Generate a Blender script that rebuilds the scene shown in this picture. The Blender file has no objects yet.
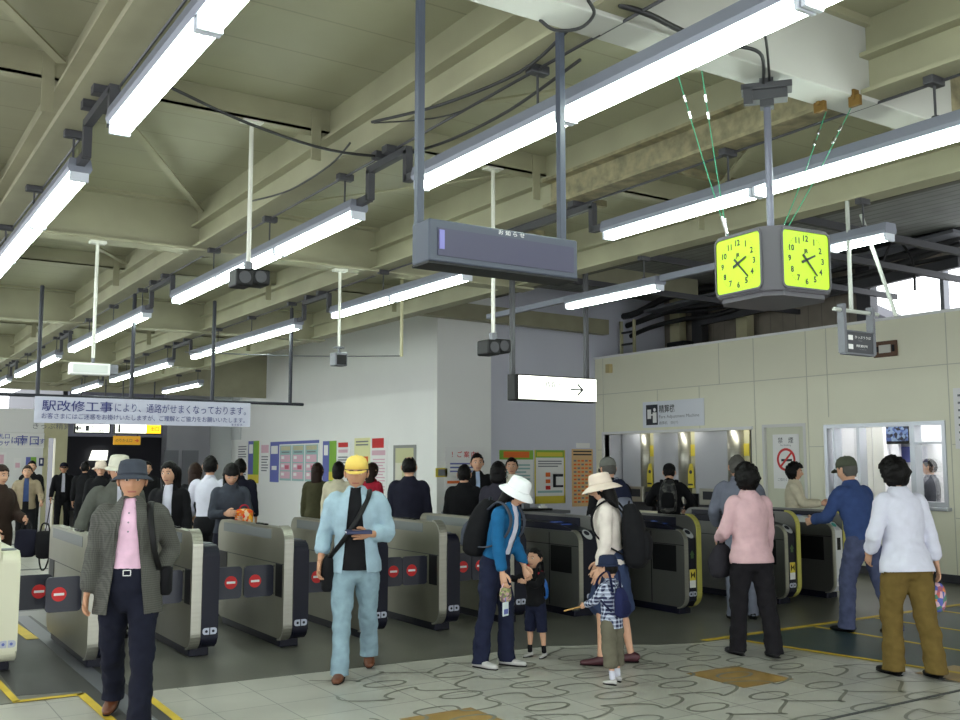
import bpy, bmesh, math, random
from mathutils import Vector, Matrix, noise, Euler
random.seed(7)
PI = math.pi
C = bpy.context.scene.collection
SC = bpy.context.scene

# ------------------------------------------------------------------ camera
F, HY, VX, H = 985.0, 462.0, -165.0, 1.69
PITCH = math.atan((HY - 360) / F); KK = math.hypot(F, HY - 360); AZ = math.atan((480 - VX) / KK)
SA, CA, SP, CP = math.sin(AZ), math.cos(AZ), math.sin(PITCH), math.cos(PITCH)
cam_d = bpy.data.cameras.new('camera'); cam = bpy.data.objects.new('camera', cam_d); C.objects.link(cam)
cam.location = (0, 0, H); cam.rotation_euler = (PI / 2 + PITCH, 0, -AZ)
cam_d.sensor_width = 36; cam_d.lens = 36 * F / 960; cam_d.clip_start = .05; cam_d.clip_end = 300
SC.camera = cam

def ray(x, y):
    r = x - 480; u = 360 - y
    d = F * CP - u * SP; z = F * SP + u * CP
    return Vector((r * CA + d * SA, -r * SA + d * CA, z))
def atz(x, y, Z=0.0):
    v = ray(x, y); t = (Z - H) / v.z; return Vector((v.x * t, v.y * t, Z))
def aty(x, y, Y):
    v = ray(x, y); t = Y / v.y; return Vector((v.x * t, Y, H + v.z * t))
def atx(x, y, X):
    v = ray(x, y); t = X / v.x; return Vector((X, v.y * t, H + v.z * t))
def atd(x, y, d):           # a point seen at pixel x, y at horizontal forward distance d
    v = ray(x, y); t = d / (v.x * SA + v.y * CA); return Vector((v.x * t, v.y * t, H + v.z * t))

# ------------------------------------------------------------------ materials
MATS = {}
def mat(name, rgb, rough=.6, metal=0.0, var=.0, scale=6.0, emit=0.0, bump=0.0, bscale=40.0, coat=0.0, stretch=None, spec=.5):
    if name in MATS: return MATS[name]
    m = bpy.data.materials.new(name); m.use_nodes = True; nt = m.node_tree; N = nt.nodes; L = nt.links
    b = N['Principled BSDF']
    c = tuple(((v / 255) / 12.92 if v / 255 <= .04045 else ((v / 255 + .055) / 1.055) ** 2.4) for v in rgb)
    b.inputs['Base Color'].default_value = (*c, 1); b.inputs['Roughness'].default_value = rough
    b.inputs['Metallic'].default_value = metal; b.inputs['Coat Weight'].default_value = coat
    b.inputs['Specular IOR Level'].default_value = spec
    if emit:
        b.inputs['Emission Color'].default_value = (*c, 1); b.inputs['Emission Strength'].default_value = emit
    if var or bump:
        tc = N.new('ShaderNodeTexCoord'); mp = N.new('ShaderNodeMapping')
        if stretch: mp.inputs['Scale'].default_value = stretch
        L.new(tc.outputs['Object'], mp.inputs['Vector'])
    if var:
        n = N.new('ShaderNodeTexNoise'); n.inputs['Scale'].default_value = scale; n.inputs['Detail'].default_value = 4
        L.new(mp.outputs[0], n.inputs['Vector'])
        mr = N.new('ShaderNodeMapRange'); mr.inputs['From Min'].default_value = .3; mr.inputs['From Max'].default_value = .7
        mr.inputs['To Min'].default_value = 1 - var; mr.inputs['To Max'].default_value = 1 + var * .6
        L.new(n.outputs['Fac'], mr.inputs['Value'])
        mx = N.new('ShaderNodeVectorMath'); mx.operation = 'MULTIPLY'; mx.inputs[0].default_value = c
        L.new(mr.outputs[0], mx.inputs[1]); L.new(mx.outputs[0], b.inputs['Base Color'])
    if bump:
        n2 = N.new('ShaderNodeTexNoise'); n2.inputs['Scale'].default_value = bscale; L.new(mp.outputs[0], n2.inputs['Vector'])
        bp = N.new('ShaderNodeBump'); bp.inputs['Strength'].default_value = bump; bp.inputs['Distance'].default_value = .01
        L.new(n2.outputs['Fac'], bp.inputs['Height']); L.new(bp.outputs[0], b.inputs['Normal'])
    MATS[name] = m
    return m

def node_floor_tiles():
    m = bpy.data.materials.new('floor_tiles'); m.use_nodes = True; nt = m.node_tree; N = nt.nodes; L = nt.links
    b = N['Principled BSDF']; b.inputs['Roughness'].default_value = .32
    tc = N.new('ShaderNodeTexCoord')
    br = N.new('ShaderNodeTexBrick'); br.offset = 0; br.inputs['Scale'].default_value = 1
    br.inputs['Brick Width'].default_value = .45; br.inputs['Row Height'].default_value = .45
    br.inputs['Mortar Size'].default_value = .004; br.inputs['Color1'].default_value = (.45, .44, .39, 1)
    br.inputs['Color2'].default_value = (.42, .41, .365, 1); br.inputs['Mortar'].default_value = (.16, .16, .145, 1)
    L.new(tc.outputs['Object'], br.inputs['Vector'])
    n = N.new('ShaderNodeTexNoise'); n.inputs['Scale'].default_value = 1.3; n.inputs['Detail'].default_value = 8
    L.new(tc.outputs['Object'], n.inputs['Vector'])
    mr = N.new('ShaderNodeMapRange'); mr.inputs['From Min'].default_value = .3; mr.inputs['From Max'].default_value = .7
    mr.inputs['To Min'].default_value = .82; mr.inputs['To Max'].default_value = 1.08; L.new(n.outputs['Fac'], mr.inputs['Value'])
    mx = N.new('ShaderNodeVectorMath'); mx.operation = 'MULTIPLY'
    L.new(br.outputs['Color'], mx.inputs[0]); L.new(mr.outputs[0], mx.inputs[1])
    L.new(mx.outputs[0], b.inputs['Base Color'])
    return m

def node_lines(name, rgb, axis, step, width, dark, rough=.6, var=.1, metal=0, rust=None, scale=2.5, both=None):
    """painted sheet with regular joint lines across one axis"""
    m = bpy.data.materials.new(name); m.use_nodes = True; nt = m.node_tree; N = nt.nodes; L = nt.links
    b = N['Principled BSDF']; b.inputs['Roughness'].default_value = rough; b.inputs['Metallic'].default_value = metal
    c = tuple((((v / 255) + .055) / 1.055) ** 2.4 for v in rgb)
    tc = N.new('ShaderNodeTexCoord'); sp = N.new('ShaderNodeSeparateXYZ'); L.new(tc.outputs['Object'], sp.inputs[0])
    def line(ax, st, off=0.0):
        a = N.new('ShaderNodeMath'); a.operation = 'ADD'; a.inputs[1].default_value = 100 * st - off; L.new(sp.outputs[ax], a.inputs[0])
        d = N.new('ShaderNodeMath'); d.operation = 'DIVIDE'; d.inputs[1].default_value = st; L.new(a.outputs[0], d.inputs[0])
        f = N.new('ShaderNodeMath'); f.operation = 'FRACT'; L.new(d.outputs[0], f.inputs[0])
        l = N.new('ShaderNodeMath'); l.operation = 'LESS_THAN'; l.inputs[1].default_value = width / st; L.new(f.outputs[0], l.inputs[0])
        return l.outputs[0]
    fac = line(axis, step)
    if both:
        l2 = line(both[0], both[1], both[2]); mxx = N.new('ShaderNodeMath'); mxx.operation = 'MAXIMUM'
        L.new(fac, mxx.inputs[0]); L.new(l2, mxx.inputs[1]); fac = mxx.outputs[0]
    n = N.new('ShaderNodeTexNoise'); n.inputs['Scale'].default_value = scale; n.inputs['Detail'].default_value = 6
    L.new(tc.outputs['Object'], n.inputs['Vector'])
    rp = N.new('ShaderNodeValToRGB'); rp.color_ramp.elements[0].position = .32; rp.color_ramp.elements[1].position = .62
    c0 = rust or tuple(v * (1 - var) for v in c)
    rp.color_ramp.elements[0].color = (*c0, 1); rp.color_ramp.elements[1].color = (*c, 1)
    L.new(n.outputs['Fac'], rp.inputs[0])
    mx = N.new('ShaderNodeMixRGB'); L.new(fac, mx.inputs[0]); L.new(rp.outputs[0], mx.inputs[1])
    mx.inputs[2].default_value = (*[v * dark for v in c], 1)
    L.new(mx.outputs[0], b.inputs['Base Color'])
    return m

def node_check(name, a, bcol, s=.022, amt=.5):
    """woven check / fine weave; colours in sRGB"""
    m = bpy.data.materials.new(name); m.use_nodes = True; nt = m.node_tree; N = nt.nodes; L = nt.links
    b = N['Principled BSDF']; b.inputs['Roughness'].default_value = .9
    lin = lambda q: tuple((((v / 255) + .055) / 1.055) ** 2.4 for v in q)
    tc = N.new('ShaderNodeTexCoord'); sp = N.new('ShaderNodeSeparateXYZ'); L.new(tc.outputs['Object'], sp.inputs[0])
    outs = []
    ad = N.new('ShaderNodeMath'); ad.operation = 'ADD'; L.new(sp.outputs[0], ad.inputs[0]); L.new(sp.outputs[1], ad.inputs[1])
    for o in (ad.outputs[0], sp.outputs[2]):
        p = N.new('ShaderNodeMath'); p.operation = 'ADD'; p.inputs[1].default_value = 100 * s; L.new(o, p.inputs[0])
        d = N.new('ShaderNodeMath'); d.operation = 'DIVIDE'; d.inputs[1].default_value = s; L.new(p.outputs[0], d.inputs[0])
        f = N.new('ShaderNodeMath'); f.operation = 'FRACT'; L.new(d.outputs[0], f.inputs[0])
        l = N.new('ShaderNodeMath'); l.operation = 'LESS_THAN'; l.inputs[1].default_value = amt; L.new(f.outputs[0], l.inputs[0]); outs.append(l.outputs[0])
    s2 = N.new('ShaderNodeMath'); s2.operation = 'ADD'; L.new(outs[0], s2.inputs[0]); L.new(outs[1], s2.inputs[1])
    h = N.new('ShaderNodeMath'); h.operation = 'MULTIPLY'; h.inputs[1].default_value = .5; L.new(s2.outputs[0], h.inputs[0])
    mx = N.new('ShaderNodeMixRGB'); L.new(h.outputs[0], mx.inputs[0]); mx.inputs[1].default_value = (*lin(a), 1); mx.inputs[2].default_value = (*lin(bcol), 1)
    L.new(mx.outputs[0], b.inputs['Base Color'])
    MATS[name] = m
    return m

def node_blobs(name, cols, scale=30):
    """cloth or print with irregular patches of several colours"""
    m = bpy.data.materials.new(name); m.use_nodes = True; nt = m.node_tree; N = nt.nodes; L = nt.links
    b = N['Principled BSDF']; b.inputs['Roughness'].default_value = .75
    lin = lambda q: tuple((((v / 255) + .055) / 1.055) ** 2.4 for v in q)
    tc = N.new('ShaderNodeTexCoord'); v = N.new('ShaderNodeTexVoronoi'); v.inputs['Scale'].default_value = scale
    L.new(tc.outputs['Object'], v.inputs['Vector'])
    sp = N.new('ShaderNodeSeparateColor'); L.new(v.outputs['Color'], sp.inputs[0])
    rp = N.new('ShaderNodeValToRGB'); rp.color_ramp.interpolation = 'CONSTANT'
    while len(rp.color_ramp.elements) < len(cols): rp.color_ramp.elements.new(.5)
    for i, q in enumerate(cols):
        rp.color_ramp.elements[i].position = i / len(cols); rp.color_ramp.elements[i].color = (*lin(q), 1)
    L.new(sp.outputs[0], rp.inputs[0]); L.new(rp.outputs[0], b.inputs['Base Color'])
    MATS[name] = m
    return m

# ------------------------------------------------------------------ mesh helpers
SPLIT = {'flap_housing', 'flap_hinge', 'sensor', 'card_mark', 'card_mark_centre', 'grille', 'speaker_box', 'switch', 'shirt_button', 'lamp_holder', 'reader_centre', 'warning_mark', 'poster_figure', 'door', 'hanger', 'bracket'}
def fin(name, bm, m, parent=None, smooth=False, loc=None, label=None):
    if name in SPLIT:
        seen = set(); isl = []
        for v in bm.verts:
            if v in seen: continue
            st = [v]; seen.add(v); grp = []
            while st:
                q = st.pop(); grp.append(q)
                for e in q.link_edges:
                    w_ = e.other_vert(q)
                    if w_ not in seen: seen.add(w_); st.append(w_)
            isl.append(grp)
        if len(isl) > 1:
            r = None
            for grp in isl[1:]:
                b2 = bmesh.new(); mp = {v: b2.verts.new(v.co) for v in grp}
                for f in {f for v in grp for f in v.link_faces}:
                    try: b2.faces.new([mp[v] for v in f.verts]).material_index = f.material_index
                    except ValueError: pass
                r = fin1(name, b2, m, parent, smooth, loc, label)
            bmesh.ops.delete(bm, geom=[v for grp in isl[1:] for v in grp], context='VERTS')
    return fin1(name, bm, m, parent, smooth, loc, label)
def fin1(name, bm, m, parent=None, smooth=False, loc=None, label=None):
    bmesh.ops.recalc_face_normals(bm, faces=bm.faces)
    me = bpy.data.meshes.new(name); bm.to_mesh(me); bm.free()
    o = bpy.data.objects.new(name, me); C.objects.link(o)
    for mm in (m if isinstance(m, (list, tuple)) else [m]): me.materials.append(mm)
    if smooth: me.shade_smooth()
    if loc is not None: o.location = loc
    if parent is not None: o.parent = parent
    if label: o['label'] = label
    return o
def tag(o, label, cat, group=None, kind=None):
    if label: o['label'] = label
    if cat: o['category'] = cat
    if group: o['group'] = group
    if kind: o['kind'] = kind
    return o
def thing(name, label, cat, loc=(0, 0, 0), rz=0.0, group=None):
    o = bpy.data.objects.new(name, None); C.objects.link(o); o.empty_display_size = .1
    o.location = loc; o.rotation_euler = (0, 0, rz); return tag(o, label, cat, group)
def struct(name, bm, m, parent=None, smooth=False):
    o = fin(name, bm, m, parent, smooth)
    if parent is None: o['kind'] = 'structure'
    return o
def NB(): return bmesh.new()
def box(bm, x0, x1, y0, y1, z0, z1, bev=0.0, mi=0, seg=2):
    vs = [bm.verts.new(p) for p in ((x0, y0, z0), (x1, y0, z0), (x1, y1, z0), (x0, y1, z0), (x0, y0, z1), (x1, y0, z1), (x1, y1, z1), (x0, y1, z1))]
    fs = [bm.faces.new([vs[i] for i in q]) for q in ((0, 3, 2, 1), (4, 5, 6, 7), (0, 1, 5, 4), (1, 2, 6, 5), (2, 3, 7, 6), (3, 0, 4, 7))]
    for f in fs: f.material_index = mi
    if bev:
        es = list({e for f in fs for e in f.edges})
        bmesh.ops.bevel(bm, geom=es, offset=bev, segments=seg, affect='EDGES', profile=.5)
    return vs
def prism(bm, pts, axis, a, b, mi=0, bev=0):
    """polygon pts (2d) extruded along axis between a and b; axis x: pts are (y,z); y: (x,z); z: (x,y)"""
    def P(p, t): return (t, p[0], p[1]) if axis == 'x' else ((p[0], t, p[1]) if axis == 'y' else (p[0], p[1], t))
    A = [bm.verts.new(P(p, a)) for p in pts]; B = [bm.verts.new(P(p, b)) for p in pts]
    n = len(pts); fs = [bm.faces.new(A), bm.faces.new(B[::-1])]
    for i in range(n): fs.append(bm.faces.new((A[i], B[i], B[(i + 1) % n], A[(i + 1) % n])))
    for f in fs: f.material_index = mi
    if bev:
        es = list({e for f in fs[:2] for e in f.edges}); bmesh.ops.bevel(bm, geom=es, offset=bev, segments=2, affect='EDGES')
def rrect(u0, u1, v0, v1, r, n=6, which=(1, 1, 1, 1)):
    """rounded rectangle outline; which: bl, br, tr, tl"""
    out = []
    for (cu, cv, a0, w, ku, kv) in ((u0 + r, v0 + r, PI, which[0], u0, v0), (u1 - r, v0 + r, 1.5 * PI, which[1], u1, v0),
                                    (u1 - r, v1 - r, 0, which[2], u1, v1), (u0 + r, v1 - r, .5 * PI, which[3], u0, v1)):
        if w:
            for i in range(n + 1):
                a = a0 + i / n * PI / 2; out.append((cu + r * math.cos(a), cv + r * math.sin(a)))
        else: out.append((ku, kv))
    return out
def ring_frames(path, ref):
    fr = []
    n = len(path)
    for i in range(n):
        t = (path[min(i + 1, n - 1)] - path[max(i - 1, 0)])
        t = t.normalized() if t.length > 1e-9 else Vector((0, 0, 1))
        r = ref - t * ref.dot(t)
        if r.length < 1e-3: r = Vector((0, 1, 0)) - t * t.y
        r.normalize(); fr.append((r, t.cross(r).normalized(), t))
    return fr
def catmull(keys, sub):
    """keys: list of tuples of floats; smooth resampling"""
    out = []; n = len(keys)
    for i in range(n - 1):
        p0, p1, p2, p3 = keys[max(i - 1, 0)], keys[i], keys[i + 1], keys[min(i + 2, n - 1)]
        for s in range(sub):
            t = s / sub
            out.append(tuple(.5 * ((2 * b) + (c - a) * t + (2 * a - 5 * b + 4 * c - d) * t * t + (3 * b - a - 3 * c + d) * t ** 3) for a, b, c, d in zip(p0, p1, p2, p3)))
    out.append(tuple(keys[-1])); return out
def loft(bm, keys, ref=(1, 0, 0), seg=16, sub=3, cap=True, mi=0, square=0.0):
    """keys: (x,y,z, r1 along ref, r2 across)"""
    K = catmull(keys, sub) if sub > 1 else keys
    path = [Vector(k[:3]) for k in K]; fr = ring_frames(path, Vector(ref)); rings = []
    for k, p, (u, v, t) in zip(K, path, fr):
        row = []
        for j in range(seg):
            a = 2 * PI * j / seg; ca, sa = math.cos(a), math.sin(a)
            if square:
                e = 1 - square; ca = math.copysign(abs(ca) ** e, ca); sa = math.copysign(abs(sa) ** e, sa)
            row.append(bm.verts.new(p + u * (max(k[3], .001) * ca) + v * (max(k[4], .001) * sa)))
        rings.append(row)
    for A, B in zip(rings, rings[1:]):
        for j in range(seg):
            f = bm.faces.new((A[j], A[(j + 1) % seg], B[(j + 1) % seg], B[j])); f.material_index = mi
    if cap:
        for row, p, k, sg, f3 in ((rings[0], path[0], K[0], -1, fr[0]), (rings[-1], path[-1], K[-1], 1, fr[-1])):
            c = bm.verts.new(p + f3[2] * sg * min(k[3], k[4]) * .55)
            mid = [bm.verts.new(p + (v.co - p) * .75 + f3[2] * sg * min(k[3], k[4]) * .38) for v in row]
            for j in range(seg):
                bm.faces.new((row[j], row[(j + 1) % seg], mid[(j + 1) % seg], mid[j])).material_index = mi
                bm.faces.new((mid[j], mid[(j + 1) % seg], c)).material_index = mi
def tube(bm, pts, r, seg=8, sub=1, mi=0):
    loft(bm, [(*p, r, r) for p in pts], ref=(.31, .77, .55), seg=seg, sub=sub, mi=mi)
def bar(bm, a, b, w, h, mi=0):
    """straight bar of rectangular section w (sideways) x h"""
    a, b = Vector(a), Vector(b); t = (b - a).normalized(); up = Vector((0, 0, 1))
    s = t.cross(up)
    if s.length < 1e-3: s = Vector((1, 0, 0))
    s.normalize(); u = s.cross(t)
    vs = [bm.verts.new(p + s * (w / 2 * i) + u * (h / 2 * j)) for p in (a, b) for i, j in ((-1, -1), (1, -1), (1, 1), (-1, 1))]
    for q in ((0, 1, 2, 3), (7, 6, 5, 4), (0, 4, 5, 1), (1, 5, 6, 2), (2, 6, 7, 3), (3, 7, 4, 0)): bm.faces.new([vs[i] for i in q]).material_index = mi
def lathe(bm, prof, seg=28, mi=0, mtx=None, sx=1.0, sy=1.0):
    rings = []
    for r, z in prof:
        row = []
        for j in range(seg):
            v = Vector((r * sx * math.cos(2 * PI * j / seg), r * sy * math.sin(2 * PI * j / seg), z))
            row.append(bm.verts.new(mtx @ v if mtx else v))
        rings.append(row)
    for A, B in zip(rings, rings[1:]):
        for j in range(seg): bm.faces.new((A[j], A[(j + 1) % seg], B[(j + 1) % seg], B[j])).material_index = mi
    for row in (rings[0], rings[-1]):
        if prof[0 if row is rings[0] else -1][0] > 1e-4:
            bm.faces.new(row).material_index = mi
    bmesh.ops.remove_doubles(bm, verts=[v for r in rings for v in r], dist=1e-5)
def disc(bm, c, r, axis, th=.002, seg=24, mi=0):
    c = Vector(c); pts = [(r * math.cos(2 * PI * i / seg), r * math.sin(2 * PI * i / seg)) for i in range(seg)]
    if axis == 'y': prism(bm, [(c.x + p, c.z + q) for p, q in pts], 'y', c.y, c.y + th, mi)
    elif axis == 'x': prism(bm, [(c.y + p, c.z + q) for p, q in pts], 'x', c.x, c.x + th, mi)
    else: prism(bm, [(c.x + p, c.y + q) for p, q in pts], 'z', c.z, c.z + th, mi)

def text(body, h, mtx, m, parent, name='lettering', width=None, bold=0.0, align='CENTER', label=None):
    """writing as a flat mesh; h = cap height, mtx places it, width squeezes it"""
    cu = bpy.data.curves.new('t', 'FONT'); cu.body = body; cu.size = 1.0; cu.align_x = align; cu.align_y = 'CENTER'; cu.offset = bold
    cu.resolution_u = 2
    o = bpy.data.objects.new('t', cu); C.objects.link(o)
    bpy.context.view_layer.update()
    me = bpy.data.meshes.new_from_object(o.evaluated_get(bpy.context.evaluated_depsgraph_get()))
    bpy.data.objects.remove(o); bpy.data.curves.remove(cu)
    if not me.vertices: return None
    xs = [v.co.x for v in me.vertices]; ys = [v.co.y for v in me.vertices]
    sx = sy = h / max(max(ys) - min(ys), .01)
    if width: sx = width / (max(xs) - min(xs))
    my = (max(ys) + min(ys)) / 2; mx = (max(xs) + min(xs)) / 2 if align == 'CENTER' else min(xs)
    for v in me.vertices: v.co = Vector(((v.co.x - mx) * sx, (v.co.y - my) * sy, 0))
    me.transform(mtx); me.materials.clear(); me.materials.append(m)
    t = bpy.data.objects.new(name, me); C.objects.link(t); t.parent = parent
    if label: t['label'] = label
    return t
def face_front(x, y, z): return Matrix.Translation((x, y, z)) @ Euler((PI / 2, 0, 0)).to_matrix().to_4x4()          # faces -Y
def face_left(x, y, z): return Matrix.Translation((x, y, z)) @ Euler((PI / 2, 0, -PI / 2)).to_matrix().to_4x4()     # faces -X
# ================================================================== SETTING
steel = mat('brushed_steel', (172, 170, 158), .38, .75, var=.08, scale=3, stretch=(1, 1, 12))
shell_m = mat('champagne_steel', (136, 134, 118), .33, .65, var=.07, scale=2.5)
chrome = mat('chrome', (215, 215, 215), .18, 1.0)
navy = mat('dark_navy_plastic', (15, 16, 32), .42, 0, spec=.3)
blackm = mat('black_plastic', (12, 12, 14), .5, spec=.25)
dgrey = mat('dark_grey_metal', (62, 62, 66), .5, .3)
mgrey = mat('mid_grey_metal', (108, 110, 116), .5, .3)
slate = mat('slate_paint', (56, 62, 76), .5)
white = mat('white_paint', (226, 227, 225), .55)
paper = mat('white_paper', (232, 232, 230), .6)
cream = mat('cream_paint', (190, 186, 150), .55, var=.12, scale=2)
beam_m = mat('painted_beam', (150, 147, 122), .55, var=.15, scale=2.2)
beam_w = mat('fresh_white_beam', (178, 178, 172), .45, var=.07, scale=2)
rust_m = mat('stained_beam', (134, 126, 98), .7, var=.45, scale=13)
yellow = mat('yellow_tape', (205, 175, 40), .55, var=.15, scale=5)
yelpap = mat('yellow_print', (214, 196, 66), .6)
red = mat('red_print', (200, 32, 34), .5)
blueprint = mat('blue_print', (96, 104, 172), .6)
greenprint = mat('green_print', (128, 176, 60), .6)
orangeprint = mat('orange_print', (225, 110, 40), .6)
pinkprint = mat('pink_print', (216, 176, 190), .6)
greyprint = mat('grey_print', (120, 122, 128), .6)
darkprint = mat('dark_print', (34, 36, 44), .6)
palegreen = mat('pale_green_print', (150, 186, 184), .6)
tanprint = mat('tan_print', (214, 180, 130), .6)
tube_m = mat('fluorescent_tube', (240, 255, 243), .3, emit=1.0)
TUBE_STRENGTH = 17.0
tube_m.node_tree.nodes['Principled BSDF'].inputs['Emission Strength'].default_value = TUBE_STRENGTH
lit_sign = mat('lit_sign_face', (250, 252, 240), .4, emit=1.0)
lit_yel = mat('lit_yellow_face', (250, 205, 30), .4, emit=.7)

# ---- floor
tiles = node_floor_tiles()
bm = NB(); box(bm, -3, 16, -6, 42, -.12, 0); struct('floor', bm, tiles)
darkfl = mat('worn_dark_floor', (92, 92, 84), .33, var=.22, scale=1.1)
bm = NB(); prism(bm, [(-3, 7.78), (1.17, 7.78), (1.6, 7.76), (1.66, 3), (1.94, 3), (1.98, 7.64), (5.6, 7.45), (6.1, 7.22), (6.5, 6.94), (6.9, 6.82), (7.3, 6.8), (13.2, 6.85), (13.2, 15.7), (9.3, 15.7), (9.3, 12.4), (-3, 12.4)], 'z', .0005, .003)
struct('floor', bm, darkfl)
bm = NB(); prism(bm, [(1.2, 8.0), (1.62, 7.9), (1.66, 3), (1.94, 3), (1.96, 8.2), (1.9, 12), (1.2, 12)], 'z', .0035, .005)
struct('floor_mat', bm, mat('dark_rubber_mat', (52, 53, 52), .5, var=.2, scale=3))
bm = NB(); box(bm, 1.73, 1.87, 3, 12, .005, .009); struct('floor_duct_cover', bm, mat('duct_plate', (96, 98, 104), .4, .3))
bm = NB(); prism(bm, [(7.33, 6.8), (13.1, 6.8), (13.1, 1), (8.3, 1)], 'z', .0035, .006)
struct('floor', bm, mat('green_floor_paint', (38, 60, 60), .42, var=.15, scale=2))
bm = NB()
for (a, b, w) in (((1.14, 8.7), (1.17, 7.78), .05), ((1.15, 7.8), (1.62, 7.78), .06), ((1.6, 7.8), (1.66, 3), .06), ((1.99, 7.7), (1.95, 3), .055),
                  ((7.0, 6.86), (13.1, 6.9), .075), ((7.28, 6.84), (8.2, 1.5), .06), ((8.55, 6.8), (8.6, 1.5), .05), ((9.56, 6.8), (9.58, 1.5), .05),
                  ((10.64, 6.8), (10.64, 1.5), .05), ((11.7, 6.8), (11.7, 1.5), .05), ((1.62, 12.2), (1.68, 10.4), .11)):
    bar(bm, (*a, .0075), (*b, .0075), w, .003)
struct('floor_marking', bm, yellow)
# inlaid winding line pattern of the front paving
bm = NB()
def strip(pts, w=.013, z0=.0008, z1=.003):
    n = len(pts); P = [Vector((p[0], p[1], 0)) for p in pts]; L_ = []; R_ = []
    for i in range(n):
        t = (P[min(i + 1, n - 1)] - P[max(i - 1, 0)]).normalized(); s = Vector((-t.y, t.x, 0)) * w
        L_.append(bm.verts.new(P[i] + s + Vector((0, 0, z1)))); R_.append(bm.verts.new(P[i] - s + Vector((0, 0, z1))))
    for i in range(n - 1): bm.faces.new((L_[i], L_[i + 1], R_[i + 1], R_[i]))
def inside(x, y):
    lim = 7.42 if x < 5.5 else 7.42 - (x - 5.5) * .5
    return x > 2.95 + (y - 5) * .1 and y < lim and x < 8.2 and not (x > 7.2 + (6.8 - y) * .18)
for j in range(-2, 9):
    y0 = 7.2 - j * .62; seg = []
    for i in range(900):
        t = i * .012; x = 2.4 + t + .07 * math.sin(2 * PI * t / .31 + j); y = y0 + .13 * math.sin(2 * PI * t / .62 + j * 1.3) + .04 * math.sin(2 * PI * t / 2.1 + j)
        if inside(x, y): seg.append((x, y))
        elif len(seg) > 3: strip(seg); seg = []
        else: seg = []
    if len(seg) > 3: strip(seg)
    for k in range(14):
        cx = 3.0 + k * .62 + (j % 2) * .3; cy = y0 - .31
        if inside(cx - .3, cy) and inside(cx + .3, cy) and inside(cx, cy + .13):
            strip([(cx + .17 * math.cos(a * PI / 12), cy + .09 * math.sin(a * PI / 12)) for a in range(25)])
struct('floor_inlay', bm, mat('grey_inlay', (122, 122, 112), .4))
bm = NB(); box(bm, 5.82, 6.38, 5.3, 5.9, .001, .0025); box(bm, 3.22, 3.78, 5.45, 5.92, .001, .0025); box(bm, 7.35, 7.9, 4.5, 4.9, .007, .0085)
struct('floor_inlay', bm, mat('ochre_tile', (160, 128, 70), .4, var=.2, scale=4))
bm = NB(); box(bm, 5.4, 8.3, 4.35, 4.375, .001, .0075); box(bm, -3, 9.2, 17.05, 17.2, .001, .004); box(bm, -3, 9.2, 22.4, 22.6, .001, .004); box(bm, -3, 9.2, 12.4, 12.5, .001, .004)
struct('floor_joint', bm, mat('dark_joint', (70, 72, 72), .5))

# ---- ceiling (low deck) and beams
deck = node_lines('ceiling_sheet', (148, 146, 122), 1, .42, .012, .74, .5, var=.08)
bm = NB(); box(bm, -3, 5.62, -6, 24.2, 3.8, 3.86); struct('ceiling', bm, deck)
roofm = node_lines('corrugated_roof', (150, 152, 146), 0, .2, .03, .6, .7, var=.2)
bm = NB(); box(bm, 5.62, 15.3, -6, 15.9, 5.2, 5.3); box(bm, 5.62, 9.3, 15.9, 28, 5.2, 5.3); box(bm, -3, 5.62, 24.2, 28, 5.2, 5.3)
struct('ceiling', bm, roofm)
bm = NB(); box(bm, 5.62, 5.68, -6, 24.2, 3.86, 5.2); box(bm, -3, 9.2, 24.2, 24.26, 3.32, 5.2); struct('ceiling_fascia', bm, beam_m)
def ibeam(axis, c, a, b, z0, z1, fw, m, name='ceiling_beam', web=.03, ft=.02):
    bm = NB()
    for (u0, u1, v0, v1) in ((c - fw / 2, c + fw / 2, z0, z0 + ft), (c - fw / 2, c + fw / 2, z1 - ft, z1), (c - web / 2, c + web / 2, z0 + ft, z1 - ft)):
        if axis == 'y': box(bm, u0, u1, a, b, v0, v1)
        else: box(bm, a, b, u0, u1, v0, v1)
    return struct(name, bm, m)
for x in (-.6, .93, 2.42, 4.05, 5.62):
    bm = NB(); box(bm, x - .03, x + .03, -6, 24.2, 3.62, 3.8); struct('ceiling_packer', bm, beam_m)
GY = (-2.15, 2.88, 7.94, 12.95, 17.95, 22.9)
for x in (-.6, .93, 2.42, 5.62):
    ibeam('y', x, -6, 24.2, 3.42, 3.62, .17, beam_m)
ibeam('y', 4.05, 5.3, 24.2, 3.42, 3.62, .17, beam_m)
ibeam('y', 4.05, 2.98, 5.3, 3.42, 3.62, .17, rust_m)
ibeam('y', 4.05, -6, 2.8, 3.42, 3.62, .17, beam_m)
for i, y in enumerate(GY):
    if i == 1:
        bm = NB(); box(bm, -3, 4.72, y - .09, y + .09, 3.4, 3.79, bev=.006); struct('ceiling_beam', bm, beam_w)
        bm = NB(); box(bm, -3, 4.9, y - .12, y + .12, 3.76, 3.8); struct('ceiling_beam', bm, beam_m)
        bm = NB(); box(bm, 4.72, 5.6, y - .06, y + .06, 3.45, 3.79); struct('ceiling_beam', bm, rust_m)
    else: ibeam('x', y, -3, 5.75, 3.4, 3.8, .2, beam_m)
for y in (.3, 5.38, 10.4, 15.4, 20.4):
    bm = NB(); box(bm, -2.9, 5.6, y - .05, y - .035, 3.66, 3.8); box(bm, -2.9, 5.6, y - .05, y + .05, 3.66, 3.672); struct('ceiling_purlin', bm, beam_m)
    for x0, x1 in ((-.52, .85), (1.0, 2.34), (2.5, 3.97), (4.13, 5.55)):
        for xe in (x0 + .01, x1 - .07):
            bm = NB(); box(bm, xe, xe + .06, y - .06, y - .05, 3.48, 3.79); struct('ceiling_cleat', bm, beam_m)
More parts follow.
